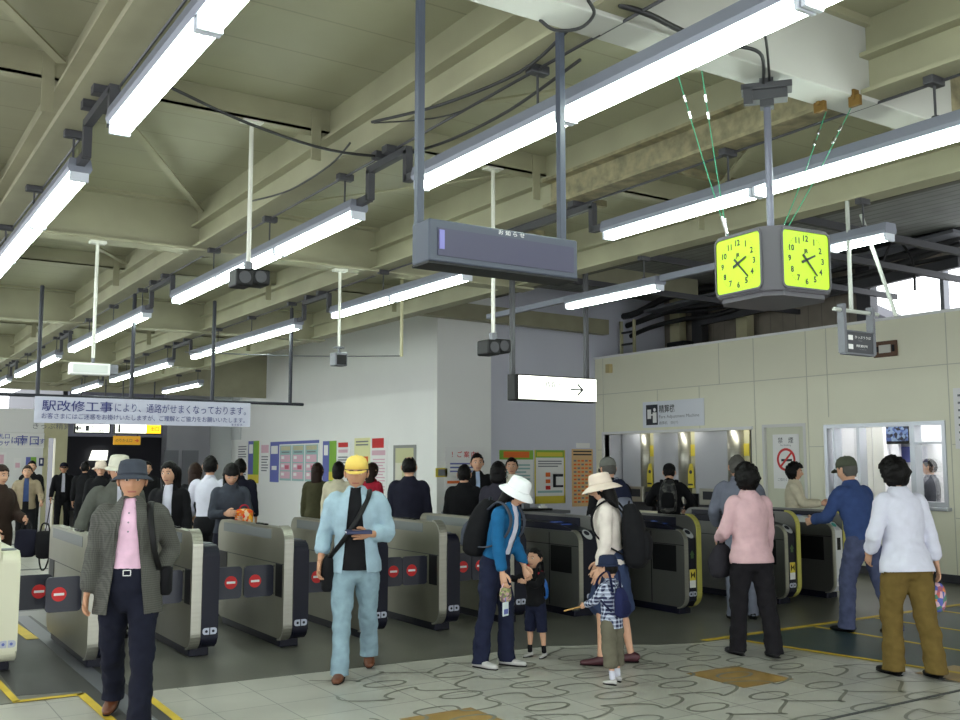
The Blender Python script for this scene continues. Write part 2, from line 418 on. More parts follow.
# column heads and a few diagonal ties
def tie(a, b, w=.05, m=beam_m, h=.012, name='ceiling_brace'):
    bm = NB(); bar(bm, a, b, w, h); return struct(name, bm, m)
for (x0, y0, x1, y1) in ((.95, 5.2, 2.38, 7.8), (-.5, 5.5, .85, 7.8), (2.5, 7.8, 3.95, 5.5), (2.5, 5.2, 3.95, 3.0), (.85, 5.2, -.5, 3.05), (4.15, 5.5, 5.5, 7.8),
                         (.95, 8.1, 2.38, 10.3), (2.5, 10.3, 3.95, 8.1), (.95, 15.3, 2.38, 13.1), (4.1, 10.3, 5.5, 8.1), (4.1, 3.1, 5.5, 5.2)):
    tie((x0, y0, 3.71), (x1, y1, 3.71))
for (x, y) in ((4.6, 5.9), (5.0, 4.9), (4.45, 4.3), (4.8, 7.0)):
    bm = NB(); bar(bm, (x - .4, y, 3.74), (x + .45, y + .02, 3.74), .05, .05); struct('ceiling_purlin', bm, rust_m)
# dark channel bars hung below the far high roof
for y in (7.6, 8.7, 10.2, 12.2):
    bm = NB(); bar(bm, (6.6, y, 4.6), (14.8, y - .3, 4.45), .07, .09); struct('roof_channel', bm, dgrey)
for x in (8.2, 10.5):
    bm = NB(); bar(bm, (x, 2, 4.95), (x, 15.7, 4.95), .12, .2); struct('ceiling_beam', bm, mat('dim_steel', (100, 98, 88), .6))
bm = NB(); bar(bm, (5.7, 12.95, 4.9), (13.2, 12.95, 4.9), .15, .3); struct('ceiling_beam', bm, beam_m)
bm = NB(); bar(bm, (5.7, 15.5, 4.55), (13.2, 15.5, 4.45), .2, .3); struct('ceiling_beam', bm, beam_m)

# ---- walls
wallw = mat('white_wall', (234, 235, 232), .5, var=.02, scale=1)
wall_shaded = mat('shaded_white_wall', (204, 206, 218), .55, var=.02, scale=1)  # white wall out of the sun, its bluish shade put into the colour
bm = NB(); box(bm, 9.28, 9.4, 15.7, 27.2, 0, 5.2)
struct('wall_middle', bm, wallw)
bm = NB(); box(bm, 9.4, 10.48, 15.7, 15.9, 0, 5.2); struct('wall_pillar', bm, wallw)
bm = NB(); box(bm, 10.48, 15.3, 15.86, 16.0, 0, 5.2); struct('wall_back', bm, wall_shaded)
beige = mat('beige_panel', (229, 228, 204), .45, var=.03, scale=.8)
bm = NB()
X0, X1 = 13.2, 13.32
def wy(y0, y1, z0, z1): box(bm, X0, X1, y0, y1, z0, z1)
wy(-6, 8.14, .12, 3.82); wy(8.14, 10.2, .12, 1.05); wy(8.14, 10.2, 2.28, 3.82); wy(10.2, 10.56, .12, 3.82); wy(10.56, 11.46, 2.32, 3.82)
wy(11.46, 11.7, .12, 3.82); wy(11.7, 15.58, 2.25, 3.82); wy(15.58, 15.86, .12, 3.82); wy(11.7, 15.58, .12, .75)
struct('wall_right', bm, beige)
bm = NB(); box(bm, 13.17, 13.36, -6, 15.86, 3.82, 3.86); struct('trim_1', bm, white)
bm = NB()
for a, b in ((-6, 10.56), (11.46, 15.86)): box(bm, 13.185, 13.2, a, b, 0, .12)
struct('baseboard_right', bm, dgrey)
bm = NB()
for z in (3.07,): box(bm, 13.196, 13.2, -6, 15.86, z, z + .012)
for z, a, b in ((1.93, -6, 8.05), (1.93, 10.22, 10.5), (1.93, 15.6, 15.8), (.9, -6, 8.05)): box(bm, 13.196, 13.2, a, b, z, z + .012)
for y, z0, z1 in ((8.06, .12, 3.82), (7.1, .12, 3.82), (10.1, 2.4, 3.82), (10.5, .12, 3.82), (11.6, .12, 3.82), (12.4, 3.07, 3.82), (14.0, 2.4, 3.07), (15.6, .12, 3.82), (12.9, 2.3, 3.07)):
    box(bm, 13.196, 13.2, y, y + .012, z0, z1)
struct('trim_2', bm, mat('panel_joint', (192, 192, 174), .6))
# outer wall with high windows, and what is beyond
outm = node_lines('outer_cladding', (140, 132, 120), 1, .3, .02, .7, .8, var=.2)
bm = NB(); xo = 15.2
def ow(y0, y1, z0, z1): box(bm, xo, xo + .1, y0, y1, z0, z1)
ow(-6, 10.75, 0, 4.05); ow(-6, 10.75, 4.86, 5.2); ow(10.75, 15.9, 0, 5.2)
struct('wall_outer', bm, outm)
bm = NB()
for y in (4.0, 6.6, 9.27, 10.7): box(bm, 15.17, 15.33, y, y + .07, 4.05, 4.86)
struct('window_4', bm, mgrey)
bm = NB(); prism(bm, [(10.6, 3.9), (11.6, 4.3), (13.5, 5.3), (13.5, 3)], 'x', 18, 19); o = fin('neighbouring_roof', bm, mat('slate_roof', (60, 60, 66), .8)); tag(o, 'dark sloping roof seen outside the high window', 'roof')
# unseen walls behind and left of the camera, added to limit and shape daylight
bm = NB(); box(bm, -3.1, -3, -6, 42, 0, .9); box(bm, -3.1, -3, -6, 42, 3.3, 5.2)
for y in (-6, -1, 4, 9, 14, 19, 24, 29): box(bm, -3.1, -3, y, y + .4, .9, 3.3)
struct('wall_left', bm, wallw)
bm = NB(); box(bm, -3, 15.3, -6.1, -6, 3.3, 5.2); struct('wall_front', bm, wallw)
# far end of the concourse
px = lambda x, Y: aty(x, 430, Y).x
YF = 27.0
bm = NB(); box(bm, -3, px(44, YF), YF, YF + .15, 0, 3.02); struct('wall_far', bm, white)
bm = NB()
xa, xb = px(44, YF), px(68, YF)
box(bm, xa, xa + .12, YF, YF + .3, 0, 3.2); box(bm, xb - .28, xb, YF, YF + .3, 0, 3.2); box(bm, xa + .12, xb - .28, YF, YF + .3, 2.3, 3.2)
struct('door_2', bm, cream)
text('きっぷ精算', .16, face_front((xa + xb) / 2 - .1, YF - .005, 2.6), greyprint, C.objects['door_2'], width=.9)
xc = px(163, YF); xd = px(206, YF)
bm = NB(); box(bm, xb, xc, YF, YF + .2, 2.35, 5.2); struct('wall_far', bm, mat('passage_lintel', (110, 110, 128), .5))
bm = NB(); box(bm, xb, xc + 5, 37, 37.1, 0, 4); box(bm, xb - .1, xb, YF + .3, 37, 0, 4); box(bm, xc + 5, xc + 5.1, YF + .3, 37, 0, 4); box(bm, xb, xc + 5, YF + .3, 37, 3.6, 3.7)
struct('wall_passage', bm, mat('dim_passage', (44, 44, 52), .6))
bm = NB(); prism(bm, [(px(90, 36.8), 1.75), (px(108, 36.8), 1.75), (px(109, 36.8), 2.1), (px(93, 36.8), 2.1)], 'y', 36.8, 36.85)
o = fin('passage_light_panel', bm, lit_sign); tag(o, 'bright window panel glowing at the end of the dark passage', 'window')
bm = NB(); box(bm, xc, xd, YF - .4, YF + .1, 0, 5.2); struct('wall_column', bm, mat('grey_column', (140, 140, 146), .35, .4, var=.1, scale=1))
bm = NB(); box(bm, xd, 9.28, YF, YF + .1, 0, 5.2); struct('wall_far', bm, mat('site_sheet', (206, 210, 210), .6, bump=.6, bscale=2))
bm = NB(); box(bm, 9.22, 9.27, 26.2, 26.9, 2.3, 4.2); struct('wall_sheeting', bm, MATS['site_sheet'])
# panelled front on the grey column
bm = NB(); 
for a, b in ((166, 180), (184, 200)):
    box(bm, px(a, 26.5), px(b, 26.5), 26.56, 26.6, .2, 2.0)
struct('door_3', bm, mgrey)

# ---- office door, window, recess
bm = NB(); box(bm, 13.19, 13.34, 10.56, 10.61, 0, 2.32); box(bm, 13.19, 13.34, 11.41, 11.46, 0, 2.32); box(bm, 13.19, 13.34, 10.61, 11.41, 2.27, 2.32)
dframe = struct('door_1', bm, mat('door_frame', (210, 210, 205), .4))
bm = NB(); box(bm, 13.24, 13.28, 10.61, 11.41, .02, 2.27, bev=.004); dl = fin('door_leaf', bm, mat('door_paint', (204, 206, 184), .45), dframe)
bm = NB(); box(bm, 13.2, 13.235, 10.67, 10.79, .98, 1.02, bev=.01); fin('door_handle', bm, chrome, dl)
sg = thing('no_smoking_sign', 'white no smoking notice with a red ring on the pale office door', 'sign', (13.235, 11.0, 1.75))
bm = NB(); box(bm, -.004, 0, -.27, .27, -.5, .4); fin('sign_board', bm, paper, sg)
bm = NB()
for i in range(40):
    a0, a1 = 2 * PI * i / 40, 2 * PI * (i + 1) / 40
    prism(bm, [(r * math.cos(a), r * math.sin(a) - .02) for r, a in ((.15, a0), (.19, a0), (.19, a1), (.15, a1))], 'x', -.008, -.004)
bar(bm, (-.007, -.12, .1), (-.007, .12, -.14), .004, .035); fin('no_entry_ring', bm, red, sg)
bm = NB(); box(bm, -.006, -.004, -.12, .1, -.05, -.01); fin('cigarette_mark', bm, darkprint, sg)
text('禁　煙', .1, face_left(-.006, 0, .3), darkprint, sg); text('No Smoking', .04, face_left(-.006, 0, .215), greyprint, sg)
text('ご協力ください', .05, face_left(-.006, 0, -.35), greyprint, sg)

alu = mat('window_aluminium', (176, 180, 186), .35, .6)
glass = bpy.data.materials.new('window_glass'); glass.use_nodes = True
g = glass.node_tree; gb = g.nodes['Principled BSDF']; gb.inputs['Base Color'].default_value = (.85, .92, .92, 1); gb.inputs['Roughness'].default_value = .02
gb.inputs['Transmission Weight'].default_value = 1; gb.inputs['IOR'].default_value = 1.1; gb.inputs['Alpha'].default_value = .25
bm = NB()
for (y0, y1, z0, z1) in ((8.14, 10.2, 1.05, 1.12), (8.14, 10.2, 2.22, 2.28), (8.14, 8.2, 1.12, 2.22), (10.14, 10.2, 1.12, 2.22), (8.62, 8.7, 1.12, 2.22), (9.55, 9.6, 1.12, 2.22), (10.0, 10.03, 1.12, 2.22), (8.2, 8.62, 1.95, 1.98)):
    box(bm, 13.18, 13.36, y0, y1, z0, z1)
win = struct('window_1', bm, alu)
bm = NB(); box(bm, 13.28, 13.285, 8.2, 8.62, 1.12, 2.22); box(bm, 13.24, 13.245, 9.6, 10.0, 1.12, 2.22); fin('window_pane', bm, glass, win)
bm = NB(); box(bm, 13.08, 13.3, 8.1, 10.24, 1.0, 1.05, bev=.008); struct('window_sill', bm, alu)
# office interior
offw = mat('office_wall', (232, 232, 236), .6)
bm = NB(); box(bm, 14.95, 15.1, 6.5, 11.6, 0, 2.95); box(bm, 13.4, 14.95, 6.4, 6.5, 0, 2.95); box(bm, 13.4, 14.95, 11.56, 11.66, 0, 2.95); struct('wall_office', bm, offw)
bm = NB(); box(bm, 13.34, 15.1, 6.4, 11.66, 2.9, 3.0); struct('ceiling_office', bm, offw)
for y in (8.0, 9.9):
    t = thing('office_ceiling_light', 'white ceiling light inside the ticket office, %s' % ('nearer the right pane' if y < 9 else 'nearer the left pane'), 'ceiling light', (14.3, y, 2.9))
    bm = NB(); box(bm, -.12, .12, -.62, .62, -.05, 0); fin('housing', bm, white, t)
    bm = NB(); box(bm, -.1, .1, -.6, .6, -.065, -.05); fin('diffuser', bm, mat('office_diffuser', (255, 255, 255), .4, emit=28.0), t)
t = thing('wall_monitor', 'black framed screen with a blue picture, high up in the ticket office', 'monitor', tuple(atx(896, 433.5, 14.4)))
bm = NB(); box(bm, 0, .06, -.27, .27, -.17, .17, bev=.012); f_ = fin('monitor_casing', bm, blackm, t)
bm = NB(); box(bm, -.004, 0, -.215, .215, -.125, .125); fin('screen', bm, node_blobs('screen_picture', [(60, 80, 130), (90, 110, 150), (40, 50, 80), (20, 22, 36), (110, 130, 160)], 22), t)
bm = NB(); box(bm, .02, .05, -.03, .03, .17, .72); fin('ceiling_bracket', bm, mgrey, t)
t = thing('office_cabinet', 'tall white cabinet standing in the ticket office behind the open window', 'cabinet', (14.55, atx(873, 450, 14.35).y, 0))
bm = NB(); box(bm, -.2, .25, -.22, .2, 0, 2.5, bev=.01); fin('body', bm, offw, t)
bm = NB(); box(bm, -.215, -.2, -.21, -.01, .05, 2.45); box(bm, -.215, -.2, .01, .19, .05, 2.45); dd = fin('door', bm, white, t)
bm = NB(); box(bm, -.23, -.215, .05, .07, 1.1, 1.25); fin('handle', bm, chrome, dd)
bm = NB(); yp_ = atx(904, 455, 14.9); box(bm, 14.9, 14.94, yp_.y - .24, yp_.y + .24, yp_.z - .12, yp_.z + .14); o = fin('office_poster', bm, blueprint); tag(o, 'blue poster pinned below the screen in the ticket office', 'poster')
bm = NB(); box(bm, 14.7, 14.94, yp_.y - .5, yp_.y + .5, 2.0, 2.06); o = fin('office_shelf', bm, white); tag(o, 'white wall shelf under the screen in the ticket office', 'shelf')
bm = NB(); box(bm, 14.88, 14.94, 7.9, 8.35, 1.3, 2.0); o = fin('office_notice_board', bm, mat('green_board', (118, 138, 124), .7, var=.3, scale=9)); tag(o, 'green notice board behind the right-hand office pane', 'notice board')
bm = NB(); box(bm, 13.4, 14.0, 7.9, 10.3, .9, .95, bev=.01); box(bm, 13.45, 13.95, 7.95, 10.25, .02, .9); o = fin('office_counter', bm, mgrey); tag(o, 'grey counter inside the ticket office under the window', 'counter')

# fare machine alcove
alc = mat('alcove_metal', (178, 180, 186), .4, .0, var=.05, scale=1)
bm = NB(); box(bm, 14.0, 14.1, 11.6, 15.7, 0, 2.5); box(bm, 13.32, 14.0, 11.62, 11.7, 0, 2.5); box(bm, 13.32, 14.0, 15.58, 15.66, 0, 2.5); box(bm, 13.32, 14.0, 11.7, 15.58, 2.4, 2.5)
struct('wall_alcove', bm, alc)
bm = NB(); box(bm, 13.17, 13.2, 11.66, 15.62, 2.25, 2.3); box(bm, 13.17, 13.32, 15.58, 15.64, .75, 2.3); struct('trim_3', bm, white)
names = ['beside the office door', 'behind the man in the grey suit', 'behind the man in the black cap', 'at the far corner end']
AX = 13.62
strips = [atx(q, 460, AX).y for q in (745.5, 692, 651)]
for i, ys in enumerate(strips):
    t = thing('fare_machine', 'tall silver grey fare machine set in the alcove, %s' % names[i], 'ticket machine', (AX, ys, 0))
    nxt = strips[i - 1] if i else ys - .55          # nearer neighbour (smaller y)
    wd = max(.3, min(ys - nxt - .06, .95))
    far = strips[i + 1] if i < 2 else 15.6
    wf = far - ys - .08
    # from left to right in view: flat panel, rounded column, cream strip
    pw = wf * .6; cw = wf * .28
    bm = NB(); box(bm, -.05, .33, -.055, wf - .1, .02, 1.1, bev=.01); fin('cabinet_base', bm, dgrey, t)
    bm = NB(); box(bm, .0, .05, .07 + cw, wf, 1.1, 2.39, bev=.004); fin('upper_panel', bm, alc, t)
    bm = NB(); lathe(bm, [(cw / 2, 1.1), (cw / 2, 2.39)], 28, mtx=Matrix.Translation((.06, .07 + cw / 2, 0))); fin('rounded_column', bm, steel, t, smooth=True)
    bm = NB(); box(bm, .05, .08, -.06, .07, 1.1, 2.39); st = fin('cream_strip', bm, cream, t)
    bm = NB(); box(bm, .035, .05, -.055, .065, 1.8, 2.02); fin('yellow_notice', bm, yelpap, st)
    bm = NB(); prism(bm, [(-.06, 1.2), (.14, 1.2), (.08, 1.55), (.04, 1.66), (-.02, 1.66), (-.05, 1.5)], 'x', -.02, -.008); fin('yellow_poster', bm, yelpap, st)
    bm = NB(); disc(bm, (-.026, .02, 1.5), .035, 'x', .006); box(bm, -.024, -.02, -.03, .09, 1.25, 1.28); fin('poster_figure', bm, darkprint, st)
    bm = NB(); box(bm, -.12, -.05, .12, wf - .2, .9, 1.2, bev=.01); p_ = fin('operating_panel', bm, steel, t)
    bm = NB(); box(bm, -.126, -.12, .2, wf - .3, 1.0, 1.15); fin('screen', bm, darkprint, p_)
for y in (12.3, 13.6, 14.9):
    t = thing('alcove_downlight', 'small white lamp under the alcove ceiling, %s' % {12.3: 'nearest the office door', 13.6: 'the middle one', 14.9: 'nearest the far corner'}[y], 'ceiling light', (13.42, y, 2.4), group=None)
    bm = NB(); box(bm, -.05, .05, -.25, .25, -.03, 0); fin('housing', bm, white, t)
    bm = NB(); box(bm, -.04, .04, -.23, .23, -.038, -.03); fin('diffuser', bm, mat('alcove_diffuser', (255, 255, 250), .4, emit=9.0), t)
# signs on the right wall
sg = thing('fare_machine_sign', 'white wall sign with a black pictogram above the fare machine alcove', 'sign', (13.195, 13.6, 2.6))
bm = NB(); box(bm, -.02, 0, -.82, .8, -.25, .25, bev=.004); fin('sign_board', bm, mat('sign_white', (222, 226, 232), .45), sg)
bm = NB(); box(bm, -.024, -.02, .38, .7, -.2, .19); pg = fin('pictogram', bm, darkprint, sg)
bm = NB(); disc(bm, (-.028, .46, .09), .035, 'x', .004); box(bm, -.028, -.024, .41, .51, -.16, .04); box(bm, -.028, -.024, .56, .66, -.08, .1); box(bm, -.028, -.024, .5, .58, -.02, .01); fin('pictogram_figure', bm, paper, pg)
text('精算機', .15, face_left(-.023, .34, .1), darkprint, sg, width=.42, align='LEFT', bold=.01); text('Fare Adjustment Machine', .075, face_left(-.023, .34, -.06), greyprint, sg, width=1.05, align='LEFT')
text('精算机　정산기', .06, face_left(-.023, .34, -.17), greyprint, sg, width=.5, align='LEFT')
def notice(lab, y, z, w, h, col, lines, tcol=darkprint, head=None):
    t = thing('wall_notice', lab, 'notice', (13.195, y, z))
    bm = NB(); box(bm, -.012, 0, -w / 2, w / 2, -h / 2, h / 2, bev=.003); fin('notice_sheet', bm, col, t)
    if lines:
        bm = NB()
        for k in range(lines):
            zz = h / 2 - (k + 1) * h / (lines + 1.2); box(bm, -.015, -.012, -w * .4 + (k % 3) * .04, w * .38, zz - h * .018, zz + h * .018)
        fin('printed_lines', bm, tcol, t)
notice('white notice with blocks of print above another at the right edge of the beige wall', 7.72, 2.3, .55, .85, paper, 7, greyprint)
notice('lower white notice with heavy print beside the office window', 7.68, 1.6, .5, .62, paper, 5)
notice('plain green board low on the beige wall at the right edge', 7.68, 1.05, .5, .5, mat('green_panel', (30, 130, 60), .5), 0)

# ================================================================== POSTERS on the middle and back walls
def poster_mid(lab, x0, x1, y0, y1, base, blocks, name='poster', cat='poster', X=9.28):
    a = atx(x0, y0, X); b = atx(x1, y1, X); yl, yr = a.y, b.y; zt = atx((x0 + x1) / 2, y0, X).z; zb = atx((x0 + x1) / 2, y1, X).z
    yc, zc, w, h = (yl + yr) / 2, (zt + zb) / 2, abs(yl - yr), abs(zt - zb)
    t = thing(name, lab, cat, (X, yc, zc))
    bm = NB(); box(bm, -.012, 0, -w / 2, w / 2, -h / 2, h / 2); fin('sheet', bm, base, t)
    byM = {}
    for (u0, u1, v0, v1, m) in blocks: byM.setdefault(m.name, (m, []))[1].append((u0, u1, v0, v1))   # u from left, v from top
    for ki, (k, (m, L_)) in enumerate(byM.items()):
        bm = NB()
        for n, (u0, u1, v0, v1) in enumerate(L_):
            d = .002 + .0025 * ki
            box(bm, -.012 - d, -.0115, w / 2 - u1 * w, w / 2 - u0 * w, h / 2 - v1 * h, h / 2 - v0 * h)
        fin('printed_area', bm, m, t)
    return t, w, h
def lines_(u0, u1, v0, v1, n, m, duty=.45):
    s = (v1 - v0) / n; return [(u0, u1 - (.12 * (k % 3 == 2)), v0 + k * s, v0 + k * s + s * duty, m) for k in range(n)]
poster_mid('narrow white poster with faint print, leftmost on the long white wall', 238, 247, 442, 484, paper, lines_(.1, .9, .1, .4, 5, greyprint) + [(.15, .8, .5, .62, yelpap)] + lines_(.1, .9, .7, .95, 4, greyprint))
poster_mid('blue and green poster with a yellow foot near the left end of the white wall', 249, 258.5, 441, 483, yelpap, [(0, .5, 0, .8, blueprint), (.5, 1, 0, .8, greenprint), (.1, .45, .08, .3, paper)])
poster_mid('small white poster with red heading left of the big comic poster', 261, 269.5, 443, 476, paper, [(.1, .9, .06, .3, pinkprint)] + lines_(.15, .85, .4, .9, 6, greyprint))
bl = [(0, .2, 0, 1, blueprint), (.2, 1, 0, .07, blueprint)]
redp = mat('rose_print', (196, 96, 116), .6)
for c_ in range(3):
    u = .22 + c_ * .26
    bl += [(u, u + .24, .1, .95, palegreen), (u + .02, u + .22, .12, .22, cream), (u + .04, u + .2, .25, .28, greyprint)]
    for r_ in range(3):
        v = .33 + r_ * .2
        bl += [(u + .02, u + .22, v, v + .17, pinkprint), (u + .04, u + .1, v + .03, v + .1, paper), (u + .12, u + .2, v + .05, v + .14, redp if r_ == 1 else greyprint)]
poster_mid('large poster of three pink and green panels with a blue strip on the white wall', 271, 319, 441, 483, paper, bl + [(.03, .17, .1, .3, paper), (.05, .15, .6, .7, paper)])
poster_mid('blue and green poster just right of the large three panel poster', 323.5, 336, 441, 482, greenprint, [(0, .5, 0, 1, blueprint), (.1, .4, .1, .35, paper), (.5, 1, .75, .95, yelpap)])
poster_mid('white poster with a red heading behind the women at the wall', 338, 349, 441, 480, paper, [(.08, .92, .04, .16, red), (.1, .9, .22, .3, pinkprint)] + lines_(.1, .9, .4, .9, 7, greyprint))
poster_mid('pale yellow poster with an orange picture above the yellow cap', 355, 370, 438, 475, mat('pale_yellow', (226, 224, 170), .6), lines_(.1, .9, .08, .25, 2, greyprint) + [(.1, .9, .5, .85, orangeprint)])
poster_mid('tall white poster with a red top block left of the glass panel', 372, 387, 437, 498, paper, [(.05, .8, .02, .18, red), (.05, .9, .22, .3, pinkprint)] + lines_(.12, .88, .36, .95, 12, pinkprint))
t, w, h = poster_mid('metal framed yellowish glass panel behind the man in the dark suit', 394, 416, 445, 505, mat('frame_metal', (140, 142, 140), .4, .5), [(.1, .9, .05, .98, mat('warm_glass', (196, 196, 150), .3)), (.1, .4, .3, .98, mat('paler_glass', (216, 214, 196), .3))], 'glass_panel', 'glass panel')
def poster_back(lab, x0, x1, y0, y1, base, blocks, Y=15.7, name='poster', cat='poster'):
    a = aty(x0, y0, Y); b = aty(x1, y1, Y); w, h = b.x - a.x, a.z - b.z
    t = thing(name, lab, cat, ((a.x + b.x) / 2, Y, (a.z + b.z) / 2))
    bm = NB(); box(bm, -w / 2, w / 2, -.012, 0, -h / 2, h / 2); fin('sheet', bm, base, t)
    byM = {}
    for (u0, u1, v0, v1, m) in blocks: byM.setdefault(m.name, (m, []))[1].append((u0, u1, v0, v1))
    for ki, (k, (m, L_)) in enumerate(byM.items()):
        bm = NB()
        for (u0, u1, v0, v1) in L_:
            d = .002 + .0025 * ki
            box(bm, -w / 2 + u0 * w, -w / 2 + u1 * w, -.012 - d, -.0115, h / 2 - v1 * h, h / 2 - v0 * h)
        fin('printed_area', bm, m, t)
    return t, w, h
t, w, h = poster_back('large white notice of red and blue writing on the pillar behind the guards', 445, 484, 447, 492, paper, lines_(.12, .9, .35, .6, 3, blueprint, .4) + lines_(.3, .9, .66, .9, 3, greyprint) + [(.05, .45, .74, .8, orangeprint)])
text('！ご 案 内！', h * .14, face_front(0, -.016, h * .34), red, t, bold=.01)
poster_back('small yellow and grey sign on the pillar left of the white notice', 435.5, 447, 468, 477, yelpap, [(.2, .8, .15, .85, greyprint)], name='small_sign', cat='sign')
poster_back('green and orange headed fare notice right of the white shirted guard', 499, 533, 450, 497, paper, [(0, 1, 0, .2, greenprint), (.12, .88, .03, .16, orangeprint)] + lines_(.1, .9, .3, .9, 8, palegreen), Y=15.86)
t, w, h = poster_back('yellow bordered notice showing how tickets go into a gate', 534, 565, 450, 503, paper, [(0, 1, 0, .14, greenprint), (.08, .92, .04, .12, yelpap), (0, 1, .86, 1, yelpap), (0, .04, 0, 1, yelpap), (.96, 1, 0, 1, yelpap), (.1, .9, .76, .8, palegreen)] + lines_(.12, .88, .2, .34, 3, greyprint)
                      + [(.36, .5, .42, .5, orangeprint), (.36, .5, .55, .62, orangeprint), (.36, .5, .67, .74, red), (.6, .92, .45, .5, darkprint), (.6, .68, .45, .7, darkprint), (.6, .92, .66, .7, darkprint)], Y=15.86)
bl = lines_(.06, .94, .03, .14, 2, darkprint)
for r_ in range(12):
    for c_ in range(5): bl.append((.08 + c_ * .18, .2 + c_ * .18, .19 + r_ * .065, .22 + r_ * .065, orangeprint if (r_ + c_) % 3 else greyprint))
poster_back('tan timetable board with rows of small orange and grey print', 571.5, 593, 449, 506, tanprint, bl, Y=15.86, name='timetable_board', cat='timetable')
poster_back('small blank white card above the tan timetable board', 576, 589.5, 443, 448, paper, [], Y=15.86, name='wall_card', cat='card')
# far wall notices
def far_sign(lab, x0, x1, y0, y1, m, Y, th=.12, name='direction_sign', cat='sign'):
    a = aty(x0, y0, Y); b = aty(x1, y1, Y); w, h = b.x - a.x, a.z - b.z
    t = thing(name, lab, cat, ((a.x + b.x) / 2, Y, (a.z + b.z) / 2)); bm = NB(); box(bm, -w / 2, w / 2, 0, th, -h / 2, h / 2, bev=.01); fin('sign_board', bm, m, t)
    return t, w, h
t, w, h = far_sign('white far wall banner of blue Japanese writing about the south exit', -28, 44, 432, 448, paper, YF - .03, .02, 'wall_banner', 'banner')
bx = lambda q: aty(q, 440, YF - .03).x - t.location.x
for wd_, q, hh_, dz_ in (('南口', 28, .68, 0), ('は', 15, .42, 0), ('です', 39, .34, -.05), ('改札口', 1, .34, .26), ('プラザ', 1, .34, -.2)):
    text(wd_, h * hh_, face_front(bx(q), -.01, h * dz_), blueprint, t, bold=.01)
def far_poster(lab, x0, x1, y0, y1, base, blocks):
    return poster_back(lab, x0, x1, y0, y1, base, blocks, Y=YF)
far_poster('small white and pink poster on the far white wall', 14, 21, 458, 470, paper, [(.2, .8, .4, .8, pinkprint)])
far_poster('blue and green poster on the far white wall', 26, 36, 457, 465, blueprint, [(.45, 1, 0, 1, greenprint)])
far_poster('small dark blue poster at the corner of the far white wall', 39, 43.5, 458, 466, mat('deep_blue', (30, 40, 90), .6), [(.3, .7, .2, .7, paper)])
far_poster('white bordered picture at the left edge of the far white wall', -2, 6, 452, 465, paper, [(.1, .7, .2, .9, pinkprint)])
YS = 22.0
t, w, h = far_sign('lit white hanging sign with a left arrow over the passage', 74.5, 110.5, 423, 433.5, blackm, YS)
bm = NB(); box(bm, -w / 2 + .03, w / 2 - .03, -.01, 0, -h / 2 + .02, h / 2 - .02); fin('lit_face', bm, lit_sign, t)
bm = NB(); bar(bm, (-w * .45, -.014, 0), (-w * .3, -.014, 0), .004, .035); bar(bm, (-w * .45, -.014, 0), (-w * .4, -.014, h * .26), .004, .035); bar(bm, (-w * .45, -.014, 0), (-w * .4, -.014, -h * .26), .004, .035); fin('arrow', bm, darkprint, t)
text('駅ビル', h * .34, face_front(w * .12, -.016, h * .16), darkprint, t, bold=.01); text('自由通路', h * .26, face_front(w * .16, -.016, -h * .24), darkprint, t, bold=.01)
bm = NB(); box(bm, -w * .2, -w * .1, -.013, -.01, -h * .28, h * .28); fin('pictogram', bm, darkprint, t)
bm = NB(); tube(bm, [(-w / 3, .06, h / 2), (-w / 3, .06, 3.45 - t.location.z)], .015); tube(bm, [(w / 3, .06, h / 2), (w / 3, .06, 3.45 - t.location.z)], .015); fin('hanger', bm, dgrey, t)
t, w, h = far_sign('lit platform sign reading 1 with a yellow right end', 114.5, 161.5, 423, 434.5, blackm, YS)
bm = NB(); box(bm, -w / 2 + .02, w * .17, -.01, 0, -h / 2 + .02, h / 2 - .02); fin('lit_face', bm, lit_sign, t)
bm = NB(); box(bm, w * .17, w / 2 - .02, -.01, 0, -h / 2 + .02, h / 2 - .02); fin('lit_yellow_face', bm, lit_yel, t)
text('1', h * .72, face_front(-w * .4, -.016, 0), darkprint, t, bold=.06); text('中央線', h * .3, face_front(-w * .2, -.016, h * .2), darkprint, t); text('新宿・東京', h * .22, face_front(-w * .1, -.016, -h * .2), greyprint, t)
text('出口', h * .4, face_front(w * .35, -.014, 0), darkprint, t)
bm = NB(); tube(bm, [(-w / 3, .06, h / 2), (-w / 3, .06, 3.45 - t.location.z)], .015); tube(bm, [(w / 3, .06, h / 2), (w / 3, .06, 3.45 - t.location.z)], .015); fin('hanger', bm, dgrey, t)
t, w, h = far_sign('orange yellow sign with a red right arrow under the platform sign', 113.5, 140.5, 435.8, 445, mat('amber_board', (226, 160, 20), .5), YS + .02, .03)
text('のりかえ口', h * .35, face_front(-w * .12, -.006, 0), darkprint, t, width=w * .6); text('→', h * .4, face_front(w * .35, -.006, 0), red, t, bold=.03)
bm = NB(); box(bm, -w * .4, -w * .36, 0, .02, h / 2, h / 2 + .04); box(bm, w * .36, w * .4, 0, .02, h / 2, h / 2 + .04); fin('hanger', bm, dgrey, t)
